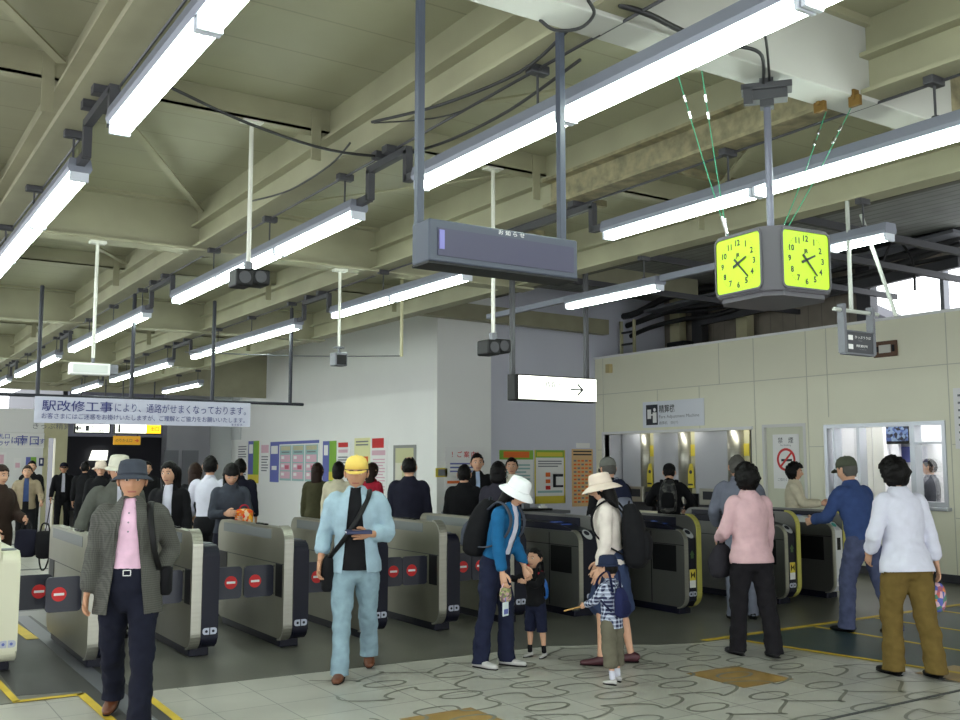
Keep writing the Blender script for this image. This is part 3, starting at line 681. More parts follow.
# ================================================================== LIGHTS
house_m = mat('lamp_housing', (120, 124, 136), .45, .2)
ORD = ['nearest', 'second', 'third', 'fourth', 'fifth', 'sixth', 'seventh', 'eighth', 'ninth', 'tenth', 'eleventh', 'twelfth', 'thirteenth', 'fourteenth', 'fifteenth', 'sixteenth', 'seventeenth', 'eighteenth', 'nineteenth']
ROWN = {0: 'leftmost', 1: 'second', 2: 'third', 3: 'rightmost'}
U = 1.235
def fixture_mesh(short=False, hang=(.2,)):
    L_ = .45 if short else U
    t = thing('fluorescent_light', 'x', 'light', (0, 0, 3.12))
    bm = NB(); prism(bm, [(-.05, .03), (.05, .03), (.06, .05), (.05, .1), (-.05, .1), (-.06, .05)], 'y', .0, L_); fin('housing', bm, house_m, t)
    for s in ((0,) if short else (-1, 1)):
        bm = NB(); tube(bm, [(s * .024, .02, .0), (s * .024, L_ - .02, .0)], .0155, 12); fin('tube', bm, tube_m, t, smooth=True)
    bm = NB()
    for y in (.004, L_ - .024): box(bm, -.045, .045, y, y + .02, -.018, .035, bev=.004)
    fin('lamp_holder', bm, mat('lamp_holder', (200, 205, 215), .4), t)
    bm = NB()
    for y in hang:
        tube(bm, [(0, y, .1), (0, y, .262)], .006, 6); box(bm, -.05, .05, y - .025, y + .025, .262, .302, bev=.005); disc(bm, (0, y, .1), .018, 'z', .02, 10)
    fin('hanger', bm, dgrey, t)
    return t
proto = {}
def in_view(X, y, z=3.12):
    r = X * CA - y * SA; d = X * SA + y * CA; zz = z - H; D = d * CP + zz * SP; u = -d * SP + zz * CP
    return D > .2 and 0 < 480 + F * r / D < 960 and 0 < 360 - F * u / D < 720
seenrow = {}; offrow = {}
def place_light(row, X, y0, n_, total, short=False, hang=(.3,)):
    key = (short,)
    if key not in proto: proto[key] = r = fixture_mesh(short)
    else:
        src = proto[key]; r = src.copy(); C.objects.link(r)
        for ch in list(src.children):
            c = ch.copy(); C.objects.link(c); c.parent = r
    r.location = (X, y0, 3.12); r['group'] = 'fluorescent ceiling lights'
    if short: r['label'] = 'short single tube light hanging beside the small black hanging sign'
    elif any(in_view(X, y0 + U * f / 8) for f in range(9)):
        k = seenrow.get(row, 0); seenrow[row] = k + 1
        r['label'] = 'twin tube light in the %s row, %s from the camera' % (ROWN[row], ORD[k])
    else:
        k = offrow.get(row, 0); offrow[row] = k + 1
        r['label'] = 'twin tube light over the camera side, outside the picture, %s row, %s from the back' % (ROWN[row], ORD[k])
ROWS = [(0, .957, [(-4.2, 3), (.65, 3), (5.18, 3), (9.8, 3), (14.4, 3), (19.0, 3)]),
        (1, 2.49, [(-4.2, 3), (.69, 3), (5.12, 3), (9.82, 3), (14.4, 3), (19.0, 3)]),
        (2, 4.07, [(-3.6, 3), (1.05, 3), (6.42, 2), (9.8, 3), (14.6, 3), (19.2, 2)]),
        (3, 5.64, [(-1.5, 2), (5.92, 1), (18.2, 2)])]
for row, X, groups in ROWS:
    k = 0
    for (ys, n) in groups:
        for i in range(n):
            y = ys + i * U
            if y > -.4 - 3 * (row > 9) or True:
                place_light(row, X, y, k, 0); k += 1
place_light(3, 5.6, 3.76, 0, 0, short=True)
# dark square conduits that jump from one run of lights to the next along the beams
cc = 0
for row, X, groups in ROWS:
    for (a, b) in zip(groups, groups[1:]):
        y0 = a[0] + a[1] * U; y1 = b[0]
        if y1 - y0 > 2.2 or y1 < 3: continue
        t = NB(); z = 3.36
        for p, q in (((X, y0 + .005, 3.2), (X, y0 + .14, 3.2)), ((X, y0 + .14, 3.185), (X, y0 + .14, z)), ((X, y0 + .125, z), (X, y1 - .125, z)), ((X, y1 - .14, z), (X, y1 - .14, 3.185)), ((X, y1 - .14, 3.2), (X, y1 - .005, 3.2))):
            bar(t, p, q, .04, .04)
        for y in (y0 + .3, y1 - .3): box(t, X - .06, X + .06, y - .03, y + .03, z + .02, z + .06)
        o = fin('light_conduit', t, dgrey); cc += 1
        tag(o, 'dark stepped conduit between light runs in the %s row, %s from the camera' % (ROWN[row], ORD[[g_[0] for g_ in groups].index(b[0]) - 1]), 'conduit', 'stepped light conduits')
for y0, y1, lb in ((4.5, 5.91, 'grey metal rail between the right single light and the clock'), (7.17, 8.5, 'grey metal rail on the far side of the right single light')):
    t = NB(); bar(t, (5.64, y0, 3.2), (5.64, y1, 3.2), .05, .05); o = fin('light_rail', t, house_m); tag(o, lb, 'rail')
for row, X in ((0, 1.0), (1, 2.49), (2, 4.1)):
    t = NB(); tube(t, [(X, 1.0, 3.405), (X, 8, 3.408), (X, 20, 3.405)], .007, 6); o = fin('beam_conduit', t, dgrey); tag(o, 'thin dark conduit pipe running along under the beam of the %s light row' % ROWN[row], 'conduit', None)

# ================================================================== HANGING THINGS
# notice board on two square posts
t = thing('hanging_notice_board', 'long slate blue notice board hanging on two square posts', 'sign', (2.02, 2.93, 2.36))
a = aty(429, 217.5, 2.88); b = aty(577.5, 240, 2.88); w = b.x - a.x; xc_ = (a.x + b.x) / 2; t.location.x = xc_; zt, zb = a.z - .0, aty(420, 259, 2.88).z; t.location.z = zb
h = zt - zb
bm = NB(); box(bm, -w / 2, w / 2, -.05, .07, 0, h, bev=.006); bd = fin('board', bm, slate, t)
bm = NB(); box(bm, -w / 2 + .035, w / 2 - .02, -.053, -.049, .022, h - .03); fin('display_panel', bm, mat('violet_grey_panel', (46, 44, 70), .45), t)
text('お 知 ら せ', .017, face_front(.02, -.0515, h - .0135), paper, t, width=.115)
bm = NB(); box(bm, -w / 2 + .04, -w / 2 + .06, -.056, -.05, h * .3, h * .75); fin('label_strip', bm, mat('faint_blue', (110, 108, 170), .4), t)
bm = NB(); box(bm, -w / 2, w / 2, -.05, .07, -.008, 0); fin('bottom_edge', bm, blackm, t)
for i, xx in enumerate((aty(426, 220, 2.944).x - xc_, aty(569.5, 235, 2.944).x - xc_)):
    bm = NB(); box(bm, xx - .014, xx + .014, .05, .078, h if i else 0.0, 3.4 - zb, bev=.003); fin('post', bm, slate, t)
# arrow sign
Y = 7.3
a = aty(511, 374, Y); b = aty(593, 403.5, Y); w = b.x - a.x; h = a.z - b.z
t = thing('lit_arrow_sign', 'glowing white sign with a right arrow hanging on two dark posts', 'sign', ((a.x + b.x) / 2, Y, b.z))
bm = NB(); box(bm, -w / 2, w / 2, -.06, .06, 0, h, bev=.006); fin('casing', bm, blackm, t)
bm = NB(); box(bm, -w / 2 + .04, w / 2 - .01, -.064, -.06, .012, h - .012); fin('lit_face', bm, lit_sign, t)
text('精算所', h * .26, face_front(-w * .05, -.068, h * .64), mgrey, t, bold=.008); text('Fare Adjustment', h * .12, face_front(-w * .05, -.068, h * .3), mgrey, t)
bm = NB(); bar(bm, (w * .16, -.067, h * .5), (w * .31, -.067, h * .5), .004, .014); bar(bm, (w * .25, -.067, h * .72), (w * .315, -.067, h * .49), .004, .015); bar(bm, (w * .25, -.067, h * .28), (w * .315, -.067, h * .51), .004, .015); fin('arrow', bm, darkprint, t)
for xx in (-w / 2 + .03, w / 2 - .06):
    bm = NB(); box(bm, xx - .02, xx + .02, .0, .04, h, 3.78 - b.z, bev=.004); fin('post', bm, dgrey, t)
# clock
t = thing('hanging_clock', 'grey four sided box clock with bright yellow green faces on a pole', 'clock', (0, 0, 0))
cpos = atd(772, 268, 4.28); ang = math.atan2(cpos.y, cpos.x)        # a corner of the square body points at the camera side
t.location = (cpos.x, cpos.y, cpos.z); t.rotation_euler = (0, 0, ang + PI)    # local +X looks to the camera side
S = .194; ch = .045; hh = .138
case = mat('clock_casing', (66, 64, 70), .5)
oct_ = []
R_ = S * math.sqrt(2)
for k in range(4):
    a = k * PI / 2; c = Vector((math.cos(a), math.sin(a))) ; n_ = Vector((-math.sin(a), math.cos(a)))
    oct_ += [tuple(c * (R_ - ch) - n_ * ch), tuple(c * (R_ - ch) + n_ * ch)]
bm = NB(); prism(bm, oct_, 'z', -hh, hh, bev=.004)
prism(bm, [(x * .93, y * .93) for x, y in oct_], 'z', -hh - .02, -hh); fin('casing', bm, case, t)
fw = .134
lime = mat('clock_face', (170, 210, 14), .45, emit=.08); dk = mat('clock_ink', (24, 34, 24), .5)
for k in range(4):
    a = PI / 4 + k * PI / 2; dist = S + .0
    # distance of the flat side from the centre
    p0, p1 = Vector(oct_[(2 * k + 1) % 8]), Vector(oct_[(2 * k + 2) % 8]); mid = (p0 + p1) / 2; dist = mid.length
    M_ = Matrix.Translation((mid.x, mid.y, 0)) @ Matrix.Rotation(a + PI / 2, 4, 'Z')       # local -Y looks outward
    def place(bm_): bmesh.ops.transform(bm_, matrix=M_, verts=bm_.verts)
    bm = NB(); prism(bm, rrect(-fw, fw, -.12, .12, .02), 'y', -.003, .002); place(bm); fc = fin('clock_face', bm, lime, t)
    bm = NB()
    o_ = rrect(-fw - .008, fw + .008, -.128, .128, .025); i_ = rrect(-fw, fw, -.12, .12, .02)
    for q in range(len(o_)):
        r_ = (q + 1) % len(o_); prism(bm, [o_[q], o_[r_], i_[r_], i_[q]], 'y', -.008, 0)
    place(bm); fin('bezel', bm, case, t)
    if k in (0, 3):
        for n in range(1, 13):
            aa = n * PI / 6
            text(str(n), .027, M_ @ face_front(math.sin(aa) * .096, -.0045, math.cos(aa) * .092), dk, fc, 'numeral', bold=.03)
        text('JR', .024, M_ @ face_front(0, -.0045, .035), dk, fc, 'emblem', bold=.03)
        bm = NB()
        for n in range(60):
            aa = n * PI / 30; rr = .112; 
            if n % 5: disc(bm, (math.sin(aa) * rr, -.0045, math.cos(aa) * rr), .0012, 'y', .001, 6)
        place(bm); fin('minute_dots', bm, dk, fc)
        for nm, deg, ln, wd in (('hour_hand', 66, .056, .012), ('minute_hand', 137, .088, .01)):
            aa = math.radians(deg); d = Vector((math.sin(aa), 0, math.cos(aa)))
            bm = NB(); bar(bm, d * -.028 + Vector((0, -.006, 0)), d * ln + Vector((0, -.006, 0)), .002 , wd) if False else None
            s_ = Vector((d.z, 0, -d.x)); P_ = [d * -.03 - s_ * wd / 2, d * ln - s_ * wd * .3, d * ln + s_ * wd * .3, d * -.03 + s_ * wd / 2]
            prism(bm, [(p.x, p.z) for p in P_], 'y', -.008, -.006); place(bm); fin(nm, bm, dk, fc)
bm = NB(); tube(bm, [(0, 0, hh), (0, 0, 3.345 - cpos.z)], .016, 14); disc(bm, (0, 0, hh), .05, 'z', .015); fin('pole', bm, mat('clock_pole', (104, 106, 120), .4, .3), t, smooth=False)
bm = NB(); box(bm, -.05, .05, -.11, .11, 3.345 - cpos.z, 3.375 - cpos.z, bev=.004); box(bm, -.04, .04, -.09, .09, 3.3 - cpos.z, 3.345 - cpos.z, bev=.003); box(bm, .02, .05, -.1, -.06, 3.28 - cpos.z, 3.36 - cpos.z); box(bm, -.03, .03, -.03, .03, 3.27 - cpos.z, 3.4 - cpos.z)
fin('mounting_bracket', bm, dgrey, t)
# green guy wires of the clock
gw = mat('green_wire', (40, 150, 110), .5)
top = {}
cx_, cy_ = cpos.x, cpos.y
for lab, dx, dy, p in (('green guy wire from the clock to the ceiling, far left', -.14, .12, atz(676, 68, 3.42)), ('green guy wire from the clock to the ceiling, beside the far left one', -.1, .16, atz(701, 66, 3.42)),
                       ('green guy wire from the clock up to the near brass clamp', .1, .05, atz(826, 112, 3.4)), ('green guy wire from the clock up to the farther brass clamp', .16, .1, atz(852, 106, 3.4))):
    bm = NB(); e = Vector((cx_ + dx, cy_ + dy, cpos.z + hh + .002)); tube(bm, [e, (e + p) / 2 + Vector((0, 0, -.02)), p], .0022, 6, sub=3)
    d_ = (p - e).normalized()
    for s in (.25, .4): tube(bm, [p - d_ * (s * .5), p - d_ * (s * .5 + .03)], .007, 8, mi=1)
    tube(bm, [e + d_ * .02, e + d_ * .1], .007, 8, mi=1)
    o = fin('guy_wire', bm, [gw, chrome]); tag(o, lab, 'wire', 'clock guy wires')
for lab, q in (('small brass clamp under the white beam, left one', (820, 103)), ('small brass clamp under the white beam, right one', (855, 97))):
    p = atz(*q, 3.395); bm = NB(); box(bm, p.x - .012, p.x + .012, p.y - .03, p.y + .03, 3.35, 3.4, bev=.003); box(bm, p.x - .02, p.x + .02, p.y - .01, p.y + .01, 3.38, 3.43, bev=.003)
    o = fin('beam_clamp', bm, mat('brass', (120, 92, 44), .5, .6)); tag(o, lab, 'clamp', 'brass beam clamps')
# small black direction sign with its poles
Y = 4.05
a = aty(842, 322, Y); b = aty(872, 355, Y)
t = thing('small_hanging_sign', 'small black sign with two white lines hanging in a grey frame before the beige wall', 'sign', ((a.x + b.x) / 2, Y, b.z)); w, h = b.x - a.x, a.z - b.z
bm = NB(); box(bm, -w / 2, w / 2, -.02, .02, 0, h * .7, bev=.003); fin('sign_board', bm, mat('sign_charcoal', (52, 54, 60), .5), t)
bm = NB()
for s in (-1, 1): box(bm, s * w / 2 - .014, s * w / 2 + .014, -.025, .025, -.002, h + .12)
box(bm, -w / 2, w / 2, -.025, .025, h * .7, h * .74); box(bm, -w / 2, w / 2, -.025, .025, -.012, 0); fin('frame', bm, mgrey, t)
bm = NB(); box(bm, -w * .4, -w * .25, -.023, -.02, h * .42, h * .58); box(bm, -w * .4, -w * .25, -.023, -.02, h * .12, h * .28); fin('pictogram', bm, paper, t)
text('きっぷうりば', h * .09, face_front(w * .1, -.0225, h * .53), paper, t, width=w * .55); text('精算所', h * .09, face_front(w * .06, -.0225, h * .24), paper, t, width=w * .4)
text('Tickets', h * .05, face_front(w * .0, -.0225, h * .42), greyprint, t); text('Fare Adjustment', h * .05, face_front(w * .08, -.0225, h * .13), greyprint, t)
zt = b.z + h + .08
bm = NB(); tube(bm, [(a.x - .08, Y, zt), (b.x + .08, Y, zt)], .014); tube(bm, [((a.x + b.x) / 2 - .05, Y, zt), ((a.x + b.x) / 2 - .05, Y, 3.42)], .014, 10); o = fin('sign_pole', bm, mat('pale_pole', (180, 184, 176), .4, .2)); tag(o, 'pale upright pole and crossbar carrying the small black sign', 'pole')
bm = NB(); tube(bm, [atx(861, 215, 5.68), atx(896, 316, 5.72)], .013, 10); o = fin('brace_pole', bm, MATS['pale_pole']); tag(o, 'slanting pale pole hanging right of the small black sign', 'pole')
p = atd(886, 349, 5.0); t = thing('wall_box', 'small brown and black electrical plate right of the small black sign', 'electrical box', tuple(atx(886, 349, 13.19)))
bm = NB(); box(bm, -.03, 0, -.2, .2, -.12, .12, bev=.01); fin('plate', bm, mat('brown_plate', (92, 62, 40), .5), t)
bm = NB(); box(bm, -.036, -.03, -.1, .1, -.06, .06); fin('socket', bm, mat('socket', (200, 200, 190), .5), t)
bm = NB(); box(bm, -.04, -.03, -.16, -.12, -.05, .05); box(bm, -.04, -.03, .11, .16, -.04, .04); fin('switch', bm, blackm, t)

# hanging poles with speakers
def pole_speaker(lab, xt, yt, Yp, zt, zb, kind, plab):
    p = aty(xt, yt, Yp)
    bm = NB(); tube(bm, [(p.x, Yp, zt), (p.x, Yp, zb)], .013, 10); box(bm, p.x - .06, p.x + .06, Yp - .04, Yp + .04, zt - .02, zt); o = fin('hanging_pole', bm, mat('white_pole', (205, 205, 195), .4)); tag(o, plab, 'pole')
    if kind == 'twin':
        t = thing('ceiling_speaker', lab, 'speaker', (p.x, Yp, zb - .1))
        bm = NB(); box(bm, -.1, .0, -.09, .05, -.055, .045, bev=.012); box(bm, .0, .12, -.04, .1, -.03, .06, bev=.012); fin('speaker_box', bm, blackm, t)
        bm = NB(); disc(bm, (-.05, -.094, -.005), .035, 'y', .004); disc(bm, (.06, -.045, .015), .035, 'y', .005); fin('grille', bm, dgrey, t)
        bm = NB(); box(bm, -.02, .02, -.02, .02, .04, .1); fin('mount', bm, mgrey, t)
    elif kind == 'small':
        t = thing('ceiling_speaker', lab, 'speaker', (p.x, Yp, zb - .1))
        bm = NB(); box(bm, -.06, .06, -.06, .06, -.08, .04, bev=.01); fin('speaker_box', bm, mgrey, t)
        bm = NB(); box(bm, -.045, .045, -.066, -.06, -.07, .015); fin('grille', bm, blackm, t)
        bm = NB(); tube(bm, [(0, 0, .04), (0, 0, .1)], .012); disc(bm, (0, 0, .08), .05, 'z', .01); fin('mount', bm, mgrey, t)
    elif kind == 'box':
        t = thing('white_sign_box', lab, 'box', (p.x, Yp, zb - .09))
        bm = NB(); box(bm, -.17, .12, -.05, .05, -.045, .045, bev=.006); fin('case', bm, white, t)
        bm = NB(); box(bm, -.15, .1, -.054, -.05, -.03, .03); fin('printed_face', bm, mat('dull_white', (196, 200, 196), .5), t)
        bm = NB(); box(bm, .12, .18, -.04, .04, -.03, .04); box(bm, -.01, .01, -.01, .01, .045, .09); fin('bracket', bm, mgrey, t)
pole_speaker('black twin speaker at the foot of a white pole left of the notice board', 252, 118, 5.38, 3.67, aty(247, 262, 5.38).z, 'twin', 'white ceiling pole with a black twin speaker, left of the notice board')
pole_speaker('black twin speaker before the white wall, left of the arrow sign', 493, 165, 5.38, 3.67, aty(493, 333, 5.38).z, 'twin', 'white ceiling pole with a black speaker, right under the notice board')
pole_speaker('small white box sign at the foot of the far left white pole', 98, 237, 7.94, 3.4, aty(97, 358, 7.94).z, 'box', 'white ceiling pole with a small white box, at the far left')
pole_speaker('small grey box speaker on a thin pole in front of the white wall', 340, 270, 7.94, 3.4, aty(339, 346, 7.94).z, 'small', 'thin braced pole with a small grey speaker in front of the white wall')
p = aty(402, 285, 9.3); bm = NB(); tube(bm, [(p.x, 9.3, 3.8), (p.x, 9.3, aty(402, 356, 9.3).z)], .018, 8); o = fin('cream_pole', bm, cream); tag(o, 'bare cream pole hanging from the ceiling before the white wall', 'pole')
# banner frame and banner
YB = 10.3
zb_ = aty(200, 401, YB).z
pxs = [37, 131, 212, 290]
bm = NB(); tube(bm, [(.2, YB, zb_), (aty(303, 402, YB).x, YB, zb_)], .017, 8)
for q in pxs: tube(bm, [(aty(q, 402, YB).x, YB, zb_), (aty(q, 402, YB).x, YB, 3.4)], .02, 8)
o = fin('banner_frame', bm, mat('dark_pipe', (40, 42, 50), .5, .3)); tag(o, 'dark pipe frame of four posts and a crossbar over the ticket gates', 'frame')
a = aty(35, 396, YB - .03); b = aty(250, 427, YB - .03); w, h = b.x - a.x, a.z - b.z
t = thing('hanging_banner', 'long pale banner of blue Japanese writing hanging over the ticket gates', 'banner', ((a.x + b.x) / 2, YB - .03, b.z))
bm = NB()
n = 60; front = []
for i in range(n + 1):
    x = -w / 2 + w * i / n; row = []
    for z in (0, h * .5, h): row.append(bm.verts.new((x, .004 * math.sin(i * .7 + z * 9), z)))
    front.append(row)
for A, B in zip(front, front[1:]):
    for k in range(2): bm.faces.new((A[k], B[k], B[k + 1], A[k + 1]))
o = fin('banner_sheet', bm, mat('banner_cloth', (186, 188, 204), .6), t); md = o.modifiers.new('s', 'SOLIDIFY'); md.thickness = .003
inkb = mat('banner_ink', (40, 46, 110), .6)
text('駅改修工事', h * .42, face_front(-w / 2 + w * .03, -.012, h * .66), inkb, t, width=w * .305, align='LEFT', bold=.008)
text('により、通路がせまくなっております。', h * .36, face_front(-w / 2 + w * .345, -.012, h * .66), inkb, t, width=w * .63, align='LEFT')
text('お客さまにはご迷惑をお掛けいたしますが、ご理解とご協力をお願いいたします。', h * .22, face_front(-w / 2 + w * .03, -.012, h * .27), inkb, t, width=w * .94, align='LEFT')
text('東 京 駅 長', h * .09, face_front(w * .43, -.012, h * .08), inkb, t)
# cables
blk = mat('cable_rubber', (26, 26, 28), .5)
def cable(lab, pts, r=.008, m=blk, nm='ceiling_cable'):
    bm = NB(); tube(bm, [Vector(p) for p in pts], r, 7, sub=5); o = fin(nm, bm, m, smooth=True); tag(o, lab, 'cable')
cable('black cable sagging from the leftmost beam to the second beam', [atz(172, 88, 3.42), atz(250, 124, 3.36), atz(330, 150, 3.36), atz(398, 158, 3.41)])
cable('black cable curving along the second beam toward the notice board posts', [atz(398, 157, 3.41), atz(450, 140, 3.38), atz(510, 110, 3.38), atz(580, 60, 3.4)])
cable('long black cable hanging along the second beam behind the notice board posts', [atz(372, 122, 3.42), atz(440, 105, 3.39), atz(520, 72, 3.39), atz(568, 30, 3.4)])
cable('looped black cable at the top of the right notice board post', [atz(540, 20, 3.4), atz(555, 30, 3.36), atz(580, 28, 3.35), atz(594, 14, 3.37), atz(588, 0, 3.4)], .007)
cable('thin black cable beside the long one along the second beam', [atz(374, 123, 3.42), atz(450, 115, 3.4), atz(520, 80, 3.39), atz(600, 35, 3.4)], .004)
cable('black cable drooping from the middle white pole to the third beam', [atz(252, 201, 3.42), atz(290, 190, 3.4), atz(330, 165, 3.41), atz(350, 143, 3.44)], .006)
cable('black cable feeding the clock bracket from the left', [atz(722, 50, 3.41), atz(742, 47, 3.4), atz(762, 56, 3.38), Vector((cx_ - .02, cy_, 3.37))], .008)
cable('black cable hanging into the clock bracket from above', [atz(757, 10, 3.44), atz(766, 40, 3.42), Vector((cx_, cy_ - .02, 3.38))], .006)
cable('thin cable slung across in front of the white wall', [aty(185, 352, 10.3), aty(300, 356, 10.6), aty(400, 356, 10.9)], .006, mgrey)
cable('bundle of black cables over the beam at the top of the picture', [atz(620, 5, 3.42), atz(650, 15, 3.4), atz(680, 30, 3.4), atz(705, 38, 3.4)], .012)
cable('loop of cable hanging above the small black sign', [atx(880, 268, 13.6), atx(895, 240, 13.6), atx(912, 260, 13.6), atx(915, 290, 13.6)], .02)
rnd = random.Random(3)
for k, (x0, y0, x1, y1, r) in enumerate(((600, 318, 960, 226, .07), (605, 330, 960, 238, .06), (620, 338, 960, 246, .05), (640, 322, 960, 256, .035))):
    a = atx(x0, y0, 14.0 + k * .1); b = atx(x1, y1, 14.0 + k * .1); pts = []
    for i in range(9):
        f = i / 8; pts.append(a.lerp(b, f) + Vector((0, 0, -.12 * math.sin(i * 1.9 + k) * (1 - f * .5) * (.6 if k else 1))))
    cable(['thick black cable bundle over the beige wall, topmost', 'thick black cable bundle over the beige wall, second from top', 'black cable bundle over the beige wall, second from bottom', 'thin black cable over the beige wall, lowest'][k], pts, r)
bm = NB(); bar(bm, atx(650, 312, 13.9), atx(960, 232, 13.9), .35, .05); o = fin('cable_tray', bm, mgrey); tag(o, 'long metal cable tray running above the beige wall', 'cable tray')
bm = NB(); bar(bm, atx(700, 322, 14.3), atx(960, 262, 14.3), .1, .16); o = fin('pipe_duct', bm, dgrey); tag(o, 'dark duct running above the beige wall under the cable tray', 'duct')
# ladder rack and posts above the wall
p = atx(628, 350, 13.8)
t = thing('ladder_rack', 'upright metal ladder rack rising behind the far end of the beige wall', 'ladder', (13.8, p.y, 3.9))
for s in (-.2, .2):
    bm = NB(); box(bm, -.03, .03, s - .02, s + .02, -.15, .75); fin('rail', bm, cream, t)
for z in (0, .25, .5):
    bm = NB(); box(bm, -.02, .02, -.2, .2, z - .02, z + .02); fin('rung', bm, dgrey, t)
for i, q in enumerate((678, 700, 745, 868)):
    p = atx(q, 330, 15.0); bm = NB(); box(bm, 14.9, 15.1, p.y - .14, p.y + .14, 0, 5.2); struct('wall_column', bm, [cream, dgrey, cream, dgrey][i])
p = atx(806 * .5 + 279, 335, 14.2); bm = NB(); box(bm, 14.0, 14.3, p.y - .25, p.y + .25, 3.75, 4.1, bev=.03); o = fin('junction_box', bm, blackm); tag(o, 'black junction box standing behind the beige wall', 'electrical box')
p = atx(604, 362, 13.19); bm = NB(); box(bm, 13.1, 13.2, 15.3, 15.42, 3.5, 3.68, bev=.01); o = fin('alarm_box', bm, mat('cream_plastic', (196, 180, 130), .5)); tag(o, 'tiny cream box at the top far corner of the beige wall', 'box')

# ================================================================== TICKET GATES
signgrey = mat('ic_mark', (176, 180, 196), .5); sidegrey = mat('side_band', (104, 108, 108), .5); flapm = mat('flap', (34, 36, 50), .4, coat=.2)
GL = 1.85
def edge_trim(pr_, x0, x1, w, m, parent, nm='edge_trim', near=.9):
    """thin metal lip following the outline of the near end"""
    bm = NB(); P_ = [p for p in pr_ if p[0] < near]
    P_.sort(key=lambda q: q[1])
    for (a, b) in zip(P_, P_[1:]):
        n_ = Vector((b[0] - a[0], b[1] - a[1])).normalized(); o_ = Vector((n_.y, -n_.x)) * -w
        prism(bm, [a, b, (b[0] + o_.x, b[1] + o_.y), (a[0] + o_.x, a[1] + o_.y)], 'x', x0, x1)
    return fin(nm, bm, m, parent)
def flap(parent, side, x, y=.5):
    t_ = NB(); x0, x1 = (x, x + .28) if side > 0 else (x - .28, x)
    prism(t_, rrect(x0, x1, .46, .745, .035), 'y', y - .012, y + .012); f_ = fin('flap', t_, flapm, parent)
    c = x + side * .178
    b_ = NB(); disc(b_, (c, y - .0145, .605), .058, 'y', .003); d_ = fin('no_entry_disc', b_, red, f_)
    b_ = NB(); box(b_, c - .04, c + .04, y - .0165, y - .0145, .595, .615); fin('white_bar', b_, paper, f_)
    return f_
def gateA(x, lab, y=8.65, pale=False, left_flap=True, right_flap=True, W=.235):
    t = thing('ticket_gate', lab, 'ticket gate', (x, y, 0), 0, 'automatic ticket gates')
    sm = mat('cream_gate_shell', (214, 212, 188), .4) if pale else shell_m
    bm = NB(); box(bm, .03, W - .03, .12, GL - .1, 0, .09, bev=.01); fin('base', bm, navy, t)
    pr_ = rrect(.0, GL, .085, 1.085, .13, 8)
    bm = NB(); prism(bm, pr_, 'x', 0, .085); fin('side_shell', bm, sm, t)
    edge_trim(rrect(-.004, GL, .08, 1.09, .135, 8), -.002, .087, .014, steel if not pale else sm, t, near=.5)
    pr2 = rrect(-.03, GL - .02, .085, .965, .09, 6)
    bm = NB(); prism(bm, pr2, 'x', .087, W, bev=.012); body = fin('machine_body', bm, navy if not pale else sm, t)
    bm = NB(); box(bm, -.003, 0, .32, GL - .18, .97, 1.06); fin('side_band', bm, sidegrey if not pale else sm, t)
    bm = NB(); box(bm, -.0015, 0, .0, GL, .755, .762); fin('panel_seam', bm, dgrey, t)
    bm = NB(); box(bm, -.004, 0, .03, .19, .46, .755, bev=.002); box(bm, -.004, 0, GL - .3, GL - .06, .5, .76); fin('flap_housing', bm, blackm, t)
    bm = NB(); box(bm, .02, .06, .55, .62, 1.085, 1.1, bev=.005); box(bm, .02, .06, .66, .8, 1.085, 1.1, bev=.005); fin('sensor', bm, blackm, t)
    bm = NB(); disc(bm, (-.012, .22, .73), .01, 'x', .012, 8); disc(bm, (-.012, .22, .48), .01, 'x', .012, 8); fin('flap_hinge', bm, chrome, t)
    cx = (.087 + W) / 2; bm = NB()
    prism(bm, rrect(cx - .062, cx - .005, .205, .262, .022, which=(1, 0, 0, 1)), 'y', -.034, -.0305); prism(bm, rrect(cx + .005, cx + .062, .205, .262, .022, which=(0, 1, 1, 0)), 'y', -.034, -.0305)
    ic = fin('card_mark', bm, signgrey, body)
    bm = NB(); disc(bm, (cx - .03, -.036, .233), .012, 'y', .002, 12); disc(bm, (cx + .03, -.036, .233), .012, 'y', .002, 12); fin('card_mark_centre', bm, navy if not pale else blueprint, body)
    bm = NB(); prism(bm, rrect(cx - .06, cx + .06, .1, .26, .03), 'z', .966, .974); fin('card_reader', bm, mgrey, body)
    if left_flap: flap(t, -1, -.014, .22)
    if right_flap: flap(t, 1, W + .008, .22)
    return t
gateA(1.08, 'pale cream ticket gate end cut off by the left edge of the picture', 8.9, pale=True, left_flap=False)
gx = [(1.80, 'ticket gate left of the man in the grey jacket, beside the cream one'), (2.64, 'ticket gate whose navy end shows right of the man in the grey jacket'), (3.48, 'ticket gate in full view between the grey jacket man and the blue denim man'),
      (4.30, 'ticket gate half hidden behind the man in blue denim'), (5.12, 'ticket gate between the blue denim man and the woman with the black backpack'), (5.945, 'ticket gate behind the woman in the white hat and the toddler')]
for x, lab in gx: gateA(x, lab, 8.62)
trimy = mat('yellow_trim', (196, 190, 96), .35, .3); steelD = mat('dull_steel', (112, 112, 108), .35, .7, var=.06, scale=3)
